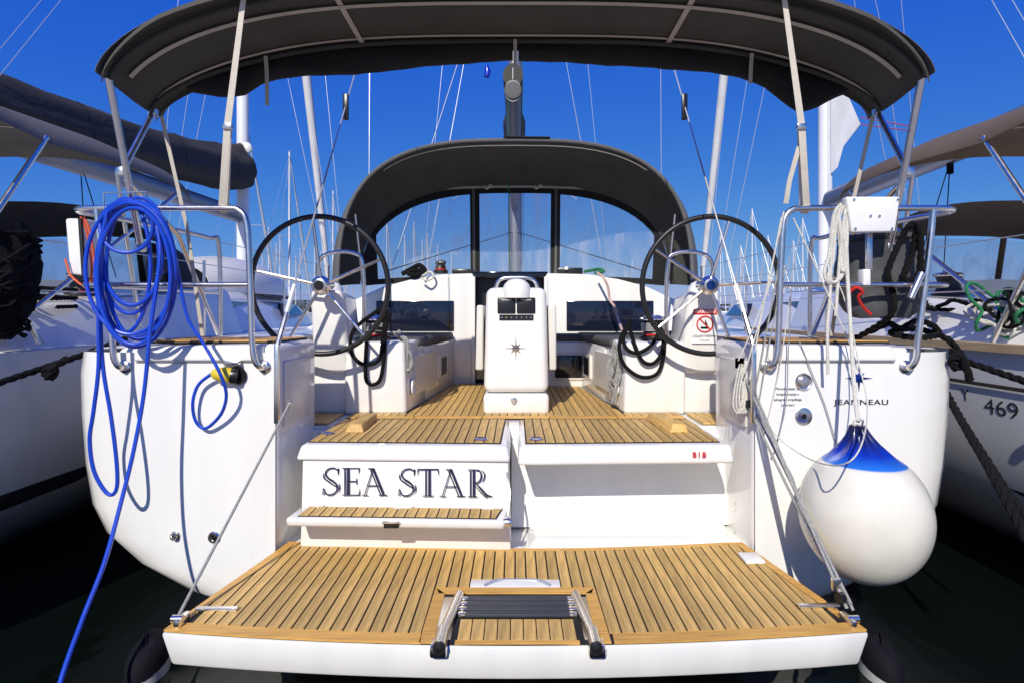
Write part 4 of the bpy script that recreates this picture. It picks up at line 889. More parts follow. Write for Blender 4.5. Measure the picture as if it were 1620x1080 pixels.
# fender
fe = empty('round_fender', W(1373, 921, 2.42), 'big round white fender with a blue top hanging at the right of the stern', 'fender')
fc = W(1366, 812, 2.42); Rf = .284
def fprof(t):                                        # teardrop
    pass
pr = [(.0005, -Rf)] + [(Rf * math.sin(a), -Rf * math.cos(a)) for a in [math.radians(d) for d in range(8, 150, 4)]]
rl, zl = pr[-1]
pr2 = [(rl, zl), (rl * .84, zl + .018), (rl * .66, zl + .04), (rl * .48, zl + .064), (rl * .34, zl + .09), (rl * .25, zl + .115), (rl * .2, zl + .135), (.001, zl + .137)]
k_ = next(i for i, p in enumerate(pr) if p[1] > .228)
MB().lathe([(r * .885, h) for r, h in pr[:k_]], fc, n=48).build('body', 'fender', fe, sharp=60)
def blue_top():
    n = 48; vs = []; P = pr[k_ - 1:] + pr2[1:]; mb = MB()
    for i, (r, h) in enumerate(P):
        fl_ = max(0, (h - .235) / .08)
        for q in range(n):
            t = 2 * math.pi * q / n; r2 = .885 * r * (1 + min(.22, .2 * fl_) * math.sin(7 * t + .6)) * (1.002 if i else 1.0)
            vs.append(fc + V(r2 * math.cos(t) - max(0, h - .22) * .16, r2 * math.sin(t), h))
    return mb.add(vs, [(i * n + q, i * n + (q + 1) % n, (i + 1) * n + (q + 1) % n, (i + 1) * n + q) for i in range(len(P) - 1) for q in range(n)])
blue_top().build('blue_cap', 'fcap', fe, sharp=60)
ft = fc + V(-.022, 0, zl + .135)
MB().tube([ft + V(.02 * math.cos(t), 0, .01 + .02 * math.sin(t)) for t in [6.283 * i / 16 for i in range(16)]], .006, 6, closed=True).build('eye_ring', 'ropew', fe)
MB().tube(crom([ft + V(0, 0, .015), W(1352, 620, 2.50), W(1347, 540, 2.58), W(1341, 440, 2.65), W(1337, 345, 2.67), W(1335, 326, 2.685)], 6), .0085, 8).build('hanging_rope', 'ropew', fe)
# white line bundle on the right rail
wr = empty('rope_bundle', W(1325, 460, 2.66), 'white rope bundle knotted over the right stern rail beside the white pad', 'rope')
for pts in ([(1328, 325), (1318, 345), (1312, 400), (1304, 432), (1312, 448), (1330, 440), (1338, 410), (1334, 350)], [(1330, 328), (1322, 360), (1318, 410), (1310, 440), (1322, 446), (1334, 425), (1330, 370), (1326, 330)],
            [(1335, 326), (1327, 350), (1330, 400), (1334, 430), (1340, 380), (1338, 330)], [(1322, 332), (1316, 380), (1313, 470), (1309, 520), (1310, 592)], [(1338, 330), (1331, 380), (1326, 440), (1322, 500)]):
    MB().tube(crom([W(p[0], p[1], 2.655 + .006 * (i % 3)) for i, p in enumerate(pts)], 6), .0075, 8).build('strand', 'ropew', wr)
MB().tube([W(1331, 330, 2.70) + V(.003 * i - .012, -.02 * math.cos(i * 1.1), .02 * math.sin(i * 1.1)) for i in range(28)], .0075, 6).build('hitch', 'ropew', wr)
# covered outboard hanging inside the right rail
ou = empty('motor_cover', W(1392, 505, 2.86), 'dark grey fabric cover over an outboard hanging behind the right stern rail', 'cover')
rows = []
for i in range(15):
    t = i / 14; py = 372 + 130 * t; c = W(1393 - 4 * t, py, 2.88); wd = (.175, .19, .197, .20, .202, .203, .203, .203, .202, .2, .198, .194, .187, .165, .12)[i]
    ring = []
    for k in range(25):
        a = 2 * math.pi * k / 24; r = 1 + .035 * math.sin(5 * a + t * 4) + .03 * math.sin(9 * a - t * 7) + .02 * math.sin(t * 20 + a * 2)
        ca, sa = math.cos(a), math.sin(a)
        ring.append(c + V(math.copysign(abs(ca) ** .7, ca) * wd * r, math.copysign(abs(sa) ** .8, sa) * .10 * r, .006 * math.sin(3 * a)))
    rows.append(ring)
m_ = MB().grid(rows); m_.add([p for p in rows[0][:-1]], [tuple(range(24))]); m_.add([p for p in rows[-1][:-1]], [tuple(range(24))]); m_.build('fabric', 'slatebag', ou, sharp=70)
rows = [[p for p in rows[1]], [p + V(0, 0, -.012) for p in rows[1]]]; MB().tube([Vector(p) for p in rows[0][:-1]], .008, 6, closed=True).build('drawcord', 'rubber', ou)
rope('red_cord', [W(1345, 462, 2.70), W(1355, 455, 2.68), W(1365, 462, 2.68), (W(1358, 470, 2.70)), W(1365, 485, 2.72), W(1378, 498, 2.73)], .007, 'red', 'short red cord knotted on the lower right stern rail', 'cord')
rope('black_rope', [W(1345, 540, 3.0), W(1408, 500, 2.76), W(1412, 460, 2.74), W(1405, 430, 2.74), W(1425, 380, 2.73), W(1440, 356, 2.70), W(1455, 362, 2.68), W(1456, 420, 2.70), W(1448, 440, 2.72), W(1430, 440, 2.72), W(1444, 400, 2.72), W(1450, 360, 2.70)], .015, 'ropeb', 'thick black rope looped over the right stern rail by the grey cover', strands=True)
rope('black_rope', [W(1375, 525, 2.95), W(1405, 512, 2.9), W(1425, 520, 2.92), W(1450, 508, 2.95), W(1475, 515, 3.0), W(1485, 528, 3.0), W(1460, 534, 2.92), W(1430, 532, 2.9), W(1410, 526, 2.92), W(1440, 520, 3.05), W(1470, 525, 3.05), W(1500, 537, 2.95), W(1520, 560, 2.95)], .017, 'ropeb', 'tangled black mooring rope lying on the right quarter deck', strands=True)
# lifebuoy case at the left
lb = empty('lifebuoy_case', W(128, 440, 2.9), 'white fabric lifebuoy case with black edge outside the left stern rail', 'case')
MB().rhexa([W(110, 434, 2.78), W(134, 437, 2.76), W(158, 444, 2.92), W(140, 440, 2.98)], [W(103, 346, 2.78), W(128, 346, 2.76), W(152, 350, 2.92), W(130, 345, 2.98)], .012, 3).build('case', 'white', lb)
MB().tube([W(127, 346, 2.755), W(133, 437, 2.755)], .010, 8).build('edge_trim', 'rubber', lb); MB().rbox(W(112, 442, 2.79), W(131, 432, 2.79) + V(0, .1, 0), .006).build('base_strip', 'rubber', lb)
for dx in (4, 9): MB().tube(crom([W(124 + dx, 342, 2.76), W(134 + dx, 370, 2.77), W(141 + dx, 420, 2.80), W(139 + dx, 455, 2.80)], 5), .0055, 6).build('cord', 'orange', lb)
MB().tube(crom([W(103, 410, 2.76), W(106, 420, 2.76), W(112, 436, 2.76), W(130, 452, 2.76), W(141, 459, 2.76)], 5), .005, 6).build('cord', 'orange', lb)
# ropes hung on the primary winches
for sg, L_ in ((-1, 'left'), (1, 'right')):
    e = empty('winch_rope', W(815 + sg * 200, 600, 3.6), 'black rope looped over the cockpit winch beside the %s steering wheel' % L_, 'rope')
    loops = [[(615, 480), (572, 510), (556, 530), (556, 558), (575, 576), (600, 568), (606, 530), (612, 490)], [(580, 540), (578, 580), (580, 602), (590, 608), (602, 598), (608, 560), (610, 520), (618, 495)], [(612, 500), (598, 512), (600, 520), (614, 516)]] if sg < 0 else \
            [[(1000, 505), (984, 530), (980, 555), (990, 580), (1015, 596), (1040, 590), (1050, 560), (1050, 530), (1040, 512)], [(996, 512), (986, 535), (992, 552), (1008, 558), (1028, 548), (1040, 530), (1044, 512)], [(996, 518), (1004, 545), (1016, 570), (1032, 575), (1046, 560), (1050, 535)]]
    for lp in loops: MB().tube(crom([W(p[0], p[1], 3.62 + .012 * (i % 2)) for i, p in enumerate(lp)], 6), .0125, 8).build('loop', 'ropeb', e)
    for q in range(4):
        c = V(sg * .945, 3.86, 1.365 + .068 + q * .014); MB().tube([c + V(.082 * math.cos(t), .082 * math.sin(t), 0) for t in [6.283 * i / 24 for i in range(24)]], .0075, 6, closed=True).build('turn', 'ropeg', e)
    g = empty('rope_hank', W(650 if sg < 0 else 975, 600, 3.75), 'grey rope hank hanging from the %s bench end beside the locker door' % L_, 'rope')
    base = [(628, 525), (640, 540), (646, 560), (648, 580), (644, 588)] if sg < 0 else [(975, 548), (972, 570), (968, 590), (966, 600), (970, 620), (973, 640)]
    for q in range(5):
        MB().tube(crom([W(p[0] + rnd.uniform(-5, 5), p[1] + rnd.uniform(-4, 4), 3.66 + rnd.uniform(0, .05) + .02 * i * (sg > 0)) for i, p in enumerate(base)], 5), .0075, 6).build('strand', 'ropeg', g)
    if sg > 0:
        for q in range(3): MB().tube([W(968 + 8 * math.cos(t) + q * 3, 585 + (18 + 3 * q) * math.sin(t), 3.72) for t in [6.283 * i / 18 for i in range(18)]], .0065, 6, closed=True).build('loop', 'ropeg', g)
rope('sheet_end', [W(945, 432, 5.1), W(955, 440, 5.0), W(962, 455, 5.0), W(965, 475, 5.0), W(972, 485, 4.9), W(978, 505, 4.6), W(985, 525, 4.1)], .011, 'roper', 'red flecked rope draped over the right cabin shoulder')
rope('sheet_end', [W(668, 437, 5.15), W(680, 430, 5.2), W(686, 438, 5.15), W(676, 444, 5.12), W(666, 440, 5.14)], .009, 'ropew', 'small white rope turn on the left cabin shoulder')
rope('green_rope', [W(925, 430, 5.3), W(935, 428, 5.25), W(948, 426, 5.3), W(955, 430, 5.25), W(940, 432, 5.25)], .014, 'ropegreen', 'small green rope coil on the cabin roof right of the companionway')
rope('sheet_coil', [W(636, 434, 5.3), W(650, 426, 5.3), W(664, 420, 5.3), W(672, 430, 5.25), W(655, 436, 5.2), (W(645, 430, 5.25)), W(668, 428, 5.3)], .022, 'ropeb', 'black rope heap beside the small left cabin-top winch')
# platform lifting lines
rope('lifting_line', [W(457, 640, 2.77), W(283, 972, 2.105)], .006, 'ropeg', 'taut grey line from the left quarter down to the platform corner', k=1)
e = empty('lifting_tackle', W(1345, 965, 2.1), 'bundle of grey tackle lines running down to the right platform corner', 'rope')
for i, (a, b, r) in enumerate((((1180, 600, 2.80), (1340, 962, 2.12), .0065), ((1186, 645, 2.78), (1335, 945, 2.14), .006), ((1190, 610, 2.77), (1350, 965, 2.10), .0055), ((1195, 650, 2.75), (1347, 955, 2.11), .005))):
    p, q = W(*a), W(*b); m = p.lerp(q, .5) + V(0, 0, -.012 * (i % 3)); MB().tube(crom([p, m, q], 8), r, 6).build('line', 'ropeg', e)
MB().rbox(W(1318, 935, 2.16), W(1332, 915, 2.16) + V(0, .02, 0), .006).build('block', 'steel', e); MB().lathe([(.02, -.01), (.02, .01)], W(1330, 945, 2.13), (1, .3, 0), 12).build('sheave', 'black', e)
e = empty('rail_lines', W(1215, 560, 2.72), 'several thin lines hanging down inside the right quarter from the rail corner', 'rope')
for k_i, (a, b, m, r) in enumerate((((1240, 335), (1186, 600), 'ropew', .004), ((1246, 340), (1193, 625), 'ropeg', .0045), ((1236, 345), (1178, 590), 'ropew', .0035), ((1243, 420), (1200, 640), 'ropeg', .0035), ((1225, 430), (1168, 570), 'ropew', .0035), ((1250, 470), (1208, 690), 'ropew', .003))):
    p, q = W(*a, 2.69), W(*b, 2.74); MB().tube(crom([p, p.lerp(q, .5) + V(.01 * (k_i % 3 - 1), 0, -.02), q], 8), r, 6).build('line', m, e)
for q in range(4): MB().tube(crom([W(1170 + q * 4, 575, 2.80), W(1163 + q * 4, 610, 2.80), W(1160 + q * 5, 640, 2.79), W(1168 + q * 4, 652, 2.79), W(1175 + q * 2, 620, 2.80), W(1172 + q * 2, 580, 2.80)], 5), .0045, 6).build('loop', 'ropew', e)
rope('thin_cord', [W(1195, 640, 2.74), W(1230, 690, 2.68), W(1280, 725, 2.50), W(1330, 735, 2.12), W(1362, 705, 2.12), W(1372, 640, 2.45), W(1358, 570, 2.62), W(1338, 480, 2.66), W(1322, 440, 2.66)], .003, 'ropew', 'thin white cord sagging across the top of the round fender', 'cord')
rope('thin_cord', [W(1252, 455, 2.66), W(1247, 560, 2.70), W(1243, 640, 2.70), W(1226, 712, 2.70), W(1222, 716, 2.71)], .0028, 'ropeg', 'thin grey cord hanging over the charter notice', 'cord')
rope('thin_cord', [W(1265, 540, 2.73), W(1285, 590, 2.735), W(1305, 640, 2.735), W(1325, 708, 2.735)], .0026, 'ropeg', 'thin grey cord hanging between the filler cap and the blue star', 'cord')
rope('thin_cord', [W(1255, 345, 2.68), W(1290, 420, 2.67), W(1320, 490, 2.66), W(1345, 545, 2.66), W(1358, 590, 2.66)], .0035, 'ropew', 'thin white line slanting from the right rail corner past the white pad', 'cord')
# mooring ropes
rope('mooring_rope', [W(-40, 618, 2.55), W(20, 598, 2.7), W(75, 580, 2.85), W(128, 562, 3.0), W(200, 535, 3.2)], .017, 'ropeb', 'black knotted mooring rope leading left from the left quarter', strands=True)
rope('mooring_rope', [W(1508, 565, 2.82), W(1560, 582, 2.66), W(1650, 612, 2.4)], .017, 'ropeb', 'black mooring rope leading right from the right quarter below the wooden rail', strands=True)
rope('mooring_rope', [W(1484, 598, 3.1), W(1530, 680, 2.65), W(1570, 750, 2.4), W(1640, 880, 2.1)], .019, 'ropeb', 'nearer thick black mooring rope slanting down past the 469 lettering', strands=True)
rope('mooring_rope', [W(1484, 606, 3.2), W(1545, 700, 2.8), W(1590, 770, 2.6), W(1650, 860, 2.4)], .016, 'ropeb', 'farther black mooring rope slanting down behind another toward the water', strands=True)
rope('rope_knot', [W(1504, 556, 2.80), W(1518, 560, 2.76), W(1524, 575, 2.76), W(1510, 582, 2.78), W(1506, 566, 2.76), W(1522, 565, 2.74), W(1530, 585, 2.74), W(1535, 602, 2.74)], .019, 'ropeb', 'knot with a hanging tail in the upper right mooring rope', strands=True)
rope('rope_knot', [W(70, 592, 2.82), W(80, 578, 2.80), W(88, 590, 2.80), W(76, 598, 2.80), (W(84, 582, 2.78)), W(95, 574, 2.82), W(108, 567, 2.85)], .019, 'ropeb', 'knot in the black mooring rope left of the stern', strands=True)

# ------------------------------------------------------------------ neighbouring yachts
def neighbour(sg, label, cov, hullm, dark):
    cx = sg * 4.74
    N = empty('neighbour_yacht', (cx, 2.4, 0), label, 'yacht')
    def P(x, y, z): return V(cx - sg * x, y, z)         # x measured from its centre line toward our boat
    sec = [(0, -.3), (.9, -.1), (1.5, .12), (1.75, .30), (1.98, .50), (2.06, .62), (2.11, .9), (2.14, 1.2), (2.13, 1.345)]
    mb = MB(); rows = hull_loft(mb, cx, sec, [(4.5, 1.0, -.05, 0), (6.5, .99, -.1, .01), (8.5, .93, -.1, .04), (10.5, .78, -.1, .08), (12.5, .52, 0, .14), (14, .25, .3, .2), (14.9, .015, .7, .26)], [(1.95, .12), (1.96, .07), (1.99, .02), (2.06, 0)])
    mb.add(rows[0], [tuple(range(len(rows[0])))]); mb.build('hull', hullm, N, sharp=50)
    def stripe(z0, z1, off, m, nm):
        rr = []
        for y, wf in ((2.08, 1), (3, 1), (4.5, 1), (6.5, .99), (8.5, .93)):
            def hx(z):
                for (x0, a), (x1, b) in zip(sec[:-1], sec[1:]):
                    if a <= z <= b: return (x0 + (x1 - x0) * (z - a) / (b - a)) * wf
            rr.append([P(hx(z0) + off, y, z0), P(hx((z0 + z1) / 2) + off, y, (z0 + z1) / 2), P(hx(z1) + off, y, z1)])
        MB().grid(rr, .004).build(nm, m, N)
    stripe(.40, .60, .008, 'stripe', 'boot_stripe'); stripe(.33, .375, .008, 'hullgrey', 'waterline_stripe'); stripe(.14, .32, .008, 'antifoul', 'antifouling')
    if sg > 0:
        stripe(1.145, 1.165, .012, 'brown', 'rub_rail')
        mb = MB(); rr = [[P(2.165, y, 1.34), P(2.165, y, 1.385), P(2.08, y, 1.385), P(2.08, y, 1.34), P(2.165, y, 1.34)] for y in (2.0, 3, 4.5)]
        rr += [[P(x + .02, 6.5, 1.35), P(x + .02, 6.5, 1.39), P(x - .06, 6.5, 1.39), P(x - .06, 6.5, 1.35), P(x + .02, 6.5, 1.35)] for x in (2.11,)]
        mb.grid(rr).build('toe_rail', 'oak', N)
        text('registration', '469', .12, P(2.1262, 3.06, 1.035), 'stripe', N, right=V(0, -1, 0), up=V(-.1, 0, .995), fat=-.001, sx=1.25)
        text('registration', 'Y', .10, P(2.1300, 3.30, 1.075), 'stripe', N, right=V(0, -1, 0), up=V(-.1, 0, .995), fat=-.001)
        MB().lathe([(.03, 0), (.032, .008), (.02, .012)], P(2.125, 2.86, .90), (-sg, 0, 0), 16).build('drain', 'steel', N)
    # deck, coaming, cabin
    mb = MB(); dk = [(2.0, 2.08), (4.5, 2.11), (6.5, 2.09), (8.5, 1.96), (10.5, 1.64), (12.5, 1.09), (14, .52), (14.85, .03)]
    mb.grid([[P(-x, y, 1.34), P(0, y, 1.37), P(x, y, 1.34)] for y, x in dk]).build('deck', 'nonskid', N)
    for s2 in (-1, 1):
        MB().rhexa([P(s2 * 1.35, 2.3, 1.3), P(s2 * 2.0, 2.3, 1.3), P(s2 * 1.9, 6.0, 1.3), P(s2 * 1.3, 6.0, 1.3)], [P(s2 * 1.4, 2.5, 1.56), P(s2 * 1.82, 2.5, 1.53), P(s2 * 1.72, 6.0, 1.80), P(s2 * 1.35, 6.0, 1.86)], .05, 3).build('coaming', 'gel', N)
    mb = MB(); rows = []
    for y, s_, h in ((5.6, 1, .50), (6.5, .98, .52), (8.5, .86, .48), (10, .66, .36), (11.4, .4, .04)):
        rows.append([P(x * s_, y, 1.34 + z * h) for x, z in ((-1.75, 0), (-1.62, .5), (-1.4, .9), (-1, 1), (0, 1.08), (1, 1), (1.4, .9), (1.62, .5), (1.75, 0))])
    mb.grid(rows); mb.add(rows[0], [tuple(range(9))]); mb.build('cabin', 'gel', N)
    for y0, y1 in ((6.2, 7.6), (7.9, 9.2)): MB().hexa([P(1.66 - (y0 - 6) * .06, y0, 1.5), P(1.60 - (y1 - 6) * .08, y1, 1.5), P(1.5 - (y1 - 6) * .08, y1, 1.5), P(1.5, y0, 1.5)], [P(1.60 - (y0 - 6) * .06, y0 + .1, 1.68), P(1.52 - (y1 - 6) * .08, y1 - .2, 1.68), P(1.4 - (y1 - 6) * .08, y1 - .2, 1.68), P(1.4, y0 + .1, 1.68)]).build('cabin_window', 'navypanel', N)
    # bimini
    b = empty('neighbour_bimini', P(0, 3.6, 2.6), parent=N)
    def nz(x): return 2.60 + .38 * max(0, 1 - abs(x / 1.95) ** 3) ** .6
    ax_ = [-1.95 * math.cos(math.pi * i / 30) for i in range(31)]
    rr = []
    for y, d in ((2.62, -.04), (2.65, 0), (2.9, .0), (3.4, -.03), (4.1, .0), (4.78, .0), (4.86, -.03), (4.9, -.09)): rr.append([P(x, y, nz(x) + d + .012 * math.sin(y * 5 + x * 3)) for x in ax_])
    MB().grid(rr, .008).build('canopy', cov, b)
    for y in (2.8, 3.5, 4.2): MB().grid([[P(x * .992, y, nz(x) - .025), P(x * .992, y + .02, nz(x) - .025)] for x in ax_[2:-2]], .002).build('seam_tape', 'tape', b)
    for s2 in (-1, 1):
        for p, q in (((1.93, 2.7, 2.6), (1.9, 3.1, 1.5)), ((1.94, 4.75, 2.56), (1.9, 3.25, 1.5)), ((1.94, 3.4, 2.60), (1.9, 3.05, 2.0)), ((1.94, 4.0, 2.55), (1.9, 4.3, 1.45))):
            MB().tube([P(s2 * p[0], p[1], p[2]), P(s2 * q[0], q[1], q[2])], .0155, 10).build('pole', 'steel', b)
    # sprayhood
    h = empty('neighbour_sprayhood', P(0, 5.5, 1.8), parent=N)
    A = [(x, 5.2, z) for x, z in superarch(1.62, 1.55, 1.02, 3, 30)]; B = [(x, 6.3 - .45 * (x / 1.5) ** 2, z) for x, z in superarch(1.5, 1.65, .75, 2.6, 30)]
    MB().grid([[P(*lerp3(a, c_, t)) for a, c_ in zip(A, B)] for t in (0, .3, .65, 1)], .008).build('hood_canvas', dark, h)
    MB().grid([[P(c_[0], c_[1], c_[2] - .03), P(c_[0], c_[1] + .1, min(c_[2], 1.84))] for c_ in B], 0).build('window_pane', 'vinyl', h)
    for x in (-.6, .6, -1.3, 1.3):
        q = min(B, key=lambda p: abs(p[0] - x)); MB().tube([P(*q), P(q[0], q[1] + .1, 1.8)], .03, 6).build('window_frame', dark, h)
    # mast, boom, rig
    my = 9.9 if sg < 0 else 8.7
    MB().tube([P(0, my, 1.7), P(0, my, 16.8)], [.092, .085], 16, flat=1.1).build('mast', 'mastwhite', N)
    bm_ = empty('neighbour_boom', P(0, 7, 3.3), parent=N)
    if sg < 0:
        MB().tube([P(0, 4.1, 3.15), P(0, my - .15, 3.22)], .10, 12, flat=1.3).build('spar', 'alu', bm_)
        pts = [P(0, 3.9, 3.42), P(0, 5, 3.42), P(0, 7, 3.55), P(0, 9, 3.78), P(0, my - .1, 3.95)]
        p = crom(pts, 5); rows = []
        for i, c in enumerate(p):
            t = i / (len(p) - 1); r = .16 + .2 * t; ring = []
            for k in range(29):
                a = 2 * math.pi * k / 28; ca, sa = math.cos(a), math.sin(a)
                fold = 1 + .05 * math.sin(a * 5 + t * 6) + .035 * math.sin(a * 9 - t * 17) + .03 * math.sin(t * 40 + a * 2)
                ring.append(c + V(ca * r * .8 * fold, 0, (sa * 1.45 if sa > 0 else sa * .8) * r * fold * (1 - .3 * abs(ca) * (sa > 0))))
            rows.append(ring)
        mc = MB().grid(rows); mc.add(rows[0][:-1], [tuple(range(28))]); mc.add(rows[-1][:-1], [tuple(range(28))]); mc.build('sail_cover', 'canvasdark', bm_, sharp=70)
        for i in range(4, len(p) - 1, 4): MB().tube([Vector(q) * 1.0 + V(0, -.004, 0) for q in rows[i][:-1]], .008, 5, closed=True).build('cover_tie', 'rubber', bm_)
        c = P(0, my, 4.65); MB().lathe([(.05, -.06), (.09, -.03), (.09, .03), (.05, .06)], c + V(.10, -.05, -.25), (0, 1, 0), 16).build('radar_reflector', 'white', N)
    else:
        MB().tube([P(0, 4.6, 3.36), P(0, my - .15, 3.24)], .115, 14, flat=1.25).build('spar', 'alu', bm_)
        a, b2, c = P(-.25, my - .35, 4.95), P(-.08, my - .1, 3.6), P(-.62, my - .8, 4.35)
        MB().grid([[P(-.04, my - .1, 5.3), P(-.12, my - .2, 5.3)], [P(-.04, my - .1, 4.9), P(-.18, my - .3, 4.75)], [P(-.04, my - .1, 4.4), P(-.27, my - .45, 4.28)], [P(-.04, my - .1, 3.9), P(-.14, my - .25, 4.02)], [P(-.04, my - .1, 3.65), P(-.08, my - .2, 3.72)]], .01).build('sail_clew', 'sail', bm_)
        for z in (0, .1): MB().tube([P(-.27, my - .45, 4.28 + z), P(-.1, 6.9, 3.75 + z * .5)], .006, 6).build('outhaul', 'red', bm_)
    for y in (4.6, 6.2): MB().tube([P(0, y, 3.2), P(.25, y + .2, 1.95)], .006, 6).tube([P(0, y, 3.2), P(-.15, y + .3, 1.95)], .006, 6).rbox(P(0, y, 3.2) - V(.03, .02, .14), P(0, y, 3.2) + V(.03, .02, 0), .008).build('mainsheet', 'ropeb', bm_)
    for s2 in (-1, 1):
        for z, w_, sp_ in ((16.4, 1.78, 1.25), (9.5, 1.7, .95), (9.3, 1.6, .6)):
            MB().tube([P(s2 * w_, my + .25, 1.4), P(s2 * sp_, my + .2, 7.0 if z > 10 else 6.2), P(0, my, z)], .005, 6).build('shroud', 'wire', N)
        MB().tube([P(0, my, 6.6), P(s2 * 1.2, my + .25, 6.65)], [.04, .025], 8, flat=.4).build('spreader', 'mastwhite', N)
        MB().tube([P(s2 * 1.6, 2.15, 1.4), P(0, my, 16.6)], .005, 6).build('backstay', 'wire', N)
        MB().tube([P(s2 * .1, 5.0, 3.5), P(s2 * .1, my, 11)], .004, 6).build('lazy_jack', 'wire', N)
    MB().tube([P(0, 14.6, 1.9), P(0, 12.9, 7), P(0, my + .1, 16.2)], [.06, .10, .05], 12).build('furled_genoa', 'sail', N)
    # pushpit and lifelines facing us
    pu = empty('neighbour_rail', P(2, 2.9, 1.4), parent=N)
    MB().tube(crom([P(2.02, 3.25, 1.37), P(2.0, 3.2, 1.5), P(2.0, 2.95, 1.93), P(1.98, 2.85, 1.98), P(1.96, 2.6, 1.98), P(1.9, 2.1, 1.98)], 5), .0145, 10).build('top_rail', 'steel', pu)
    MB().tube([P(2.0, 3.05, 1.72), P(1.9, 2.1, 1.70)], .0125, 8).build('lower_rail', 'steel', pu)
    for y, x in ((4.9, 2.06), (6.7, 2.02), (8.6, 1.9)): MB().tube([P(x, y, 1.35), P(x, y, 2.0)], .0125, 8).build('side_stanchion', 'steel', pu)
    for z in (1.68, 1.97): MB().tube([P(2.0, 3.0, z), P(2.06, 4.9, z), P(2.02, 6.7, z), P(1.9, 8.6, z + .02), P(1.0, 12.5, z + .1)], .0035, 6).build('lifeline', 'wire', pu)
    winch(N, P(1.54, 4.2, 1.665), .085, .19); winch(N, P(1.45, 5.35, 1.78), .07, .16)
    return N, P
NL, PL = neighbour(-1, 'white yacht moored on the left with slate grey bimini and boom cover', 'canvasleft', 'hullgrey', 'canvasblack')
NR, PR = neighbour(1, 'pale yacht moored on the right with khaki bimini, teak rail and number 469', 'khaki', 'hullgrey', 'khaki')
# dinghy on the left neighbour's foredeck
dn = empty('inflatable_dinghy', PL(.4, 8.5, 1.9), 'pale grey upturned inflatable dinghy lashed on the left yacht', 'dinghy')
rows = []
for i in range(13):
    t = i / 12; y = 6.7 + 2.6 * t; s_ = math.sin(math.pi * min(1, .12 + t * .88)) ** .45
    rows.append([PL(.75 + 0.62 * s_ * math.cos(a), y, 1.80 + .50 * s_ * max(0, math.sin(a)) ** .8) for a in [math.pi * k / 14 for k in range(15)]])
MB().grid(rows, .01).build('tube_hull', 'gelgrey', dn); MB().tube([Vector(r[9]) + V(0, 0, .01) for r in rows[1:-1]], .02, 8).build('rub_strake', 'ropeg', dn)
# black netting bundle on the left yacht's rail
nb = MB(); rows = []
for i in range(19):
    t = i / 18; z = 2.03 - .62 * t; ring = []
    for k in range(29):
        a = 2 * math.pi * k / 28; r = (.02 + .17 * math.sin(math.pi * min(1, .18 + t * .8)) ** .6) * (1 + .10 * math.sin(6 * a + t * 9) + .08 * math.sin(11 * a - t * 15) + rnd.uniform(-.02, .02) + .05 * math.sin(17 * a + t * 30))
        ring.append(PL(2.0, 3.02, z) + V(r * math.cos(a) * .72, r * math.sin(a), rnd.uniform(-.008, .008)))
    ring[-1] = ring[0]; rows.append(ring)
nt_ = empty('net_bundle', PL(2.0, 3.0, 1.4), 'bundled black netting hanging on the left yacht rail', 'net')
nb.grid(rows).build('bundle', 'ropeb', nt_, sharp=180)
for i in range(26):
    r0_ = rows[rnd.randrange(2, 17)]; c = sum((Vector(p) for p in r0_[:-1]), V(0, 0, 0)) / 28; tx, ty = rnd.uniform(-.7, .7), rnd.uniform(-.7, .7)
    MB().tube([c + (Vector(p) - c) * rnd.uniform(1.0, 1.04) + V(0, 0, tx * (p[0] - c.x) + ty * (p[1] - c.y)) for p in r0_[:-1:2]], .008, 5, closed=True).build('net_cord', 'ropeb', nt_)
rope('black_rope', [PL(2.05, 2.75, 1.45), PL(2.06, 2.7, 1.38), PL(2.13, 2.66, 1.25), PL(2.14, 2.6, 1.18)], .016, 'ropeb', 'black rope end below the netting at the left edge', strands=True)
rope('rope_coil', [PL(1.75 + .13 * math.cos(i * .7), 3.55 + .28 * math.sin(i * .7), 1.585 + .006 * i) for i in range(26)], .013, 'ropeb', 'coil of dark rope on the left yacht coaming', k=3, strands=True)
rope('sheet_tail', [PL(1.7, 3.4, 1.62), PL(1.85, 3.3, 1.58), PL(1.96, 3.28, 1.45), PL(2.0, 3.3, 1.37)], .012, 'ropew', 'white rope tail hanging over the left yacht coaming')
for i, (m, lab) in enumerate((('ropegreen', 'green rope coil hanging on the right yacht coaming'), ('ropeb', 'black rope coil mixed with the green one on the right yacht'), ('ropew', 'white rope coil on the right yacht beside the green rope'))):
    e = empty('rope_coil', PR(1.98, 3.3, 1.4), lab, 'rope')
    for q in range(4):
        c = PR(1.93 + rnd.uniform(-.06, .06), 3.28 + rnd.uniform(-.2, .2), 1.55 + rnd.uniform(-.03, .04)); rx, rz = rnd.uniform(.06, .12), rnd.uniform(.06, .12); an = rnd.uniform(0, 3)
        f1, f2 = rnd.uniform(0, 6), rnd.uniform(0, 6); MB().tube([c + V(rx * math.cos(t) * math.cos(an), rx * math.cos(t) * math.sin(an), rz * math.sin(t)) * (1 + .25 * math.sin(2 * t + f1) + .18 * math.sin(3 * t + f2)) + V(.02 * math.sin(2 * t + f2), .03 * math.sin(t * 2 + f1), 0) for t in [6.283 * k / 32 for k in range(32)]], .0095, 7, closed=True).build('loop', m, e)
rope('rope_heap', [PR(1.85 + .12 * math.cos(i * .9) + .02 * math.sin(i * 3), 3.75 + .35 * math.sin(i * .53), 1.57 + .02 * (i % 4)) for i in range(30)], .014, 'ropeb', 'heap of dark ropes along the right yacht coaming', k=3, strands=True)
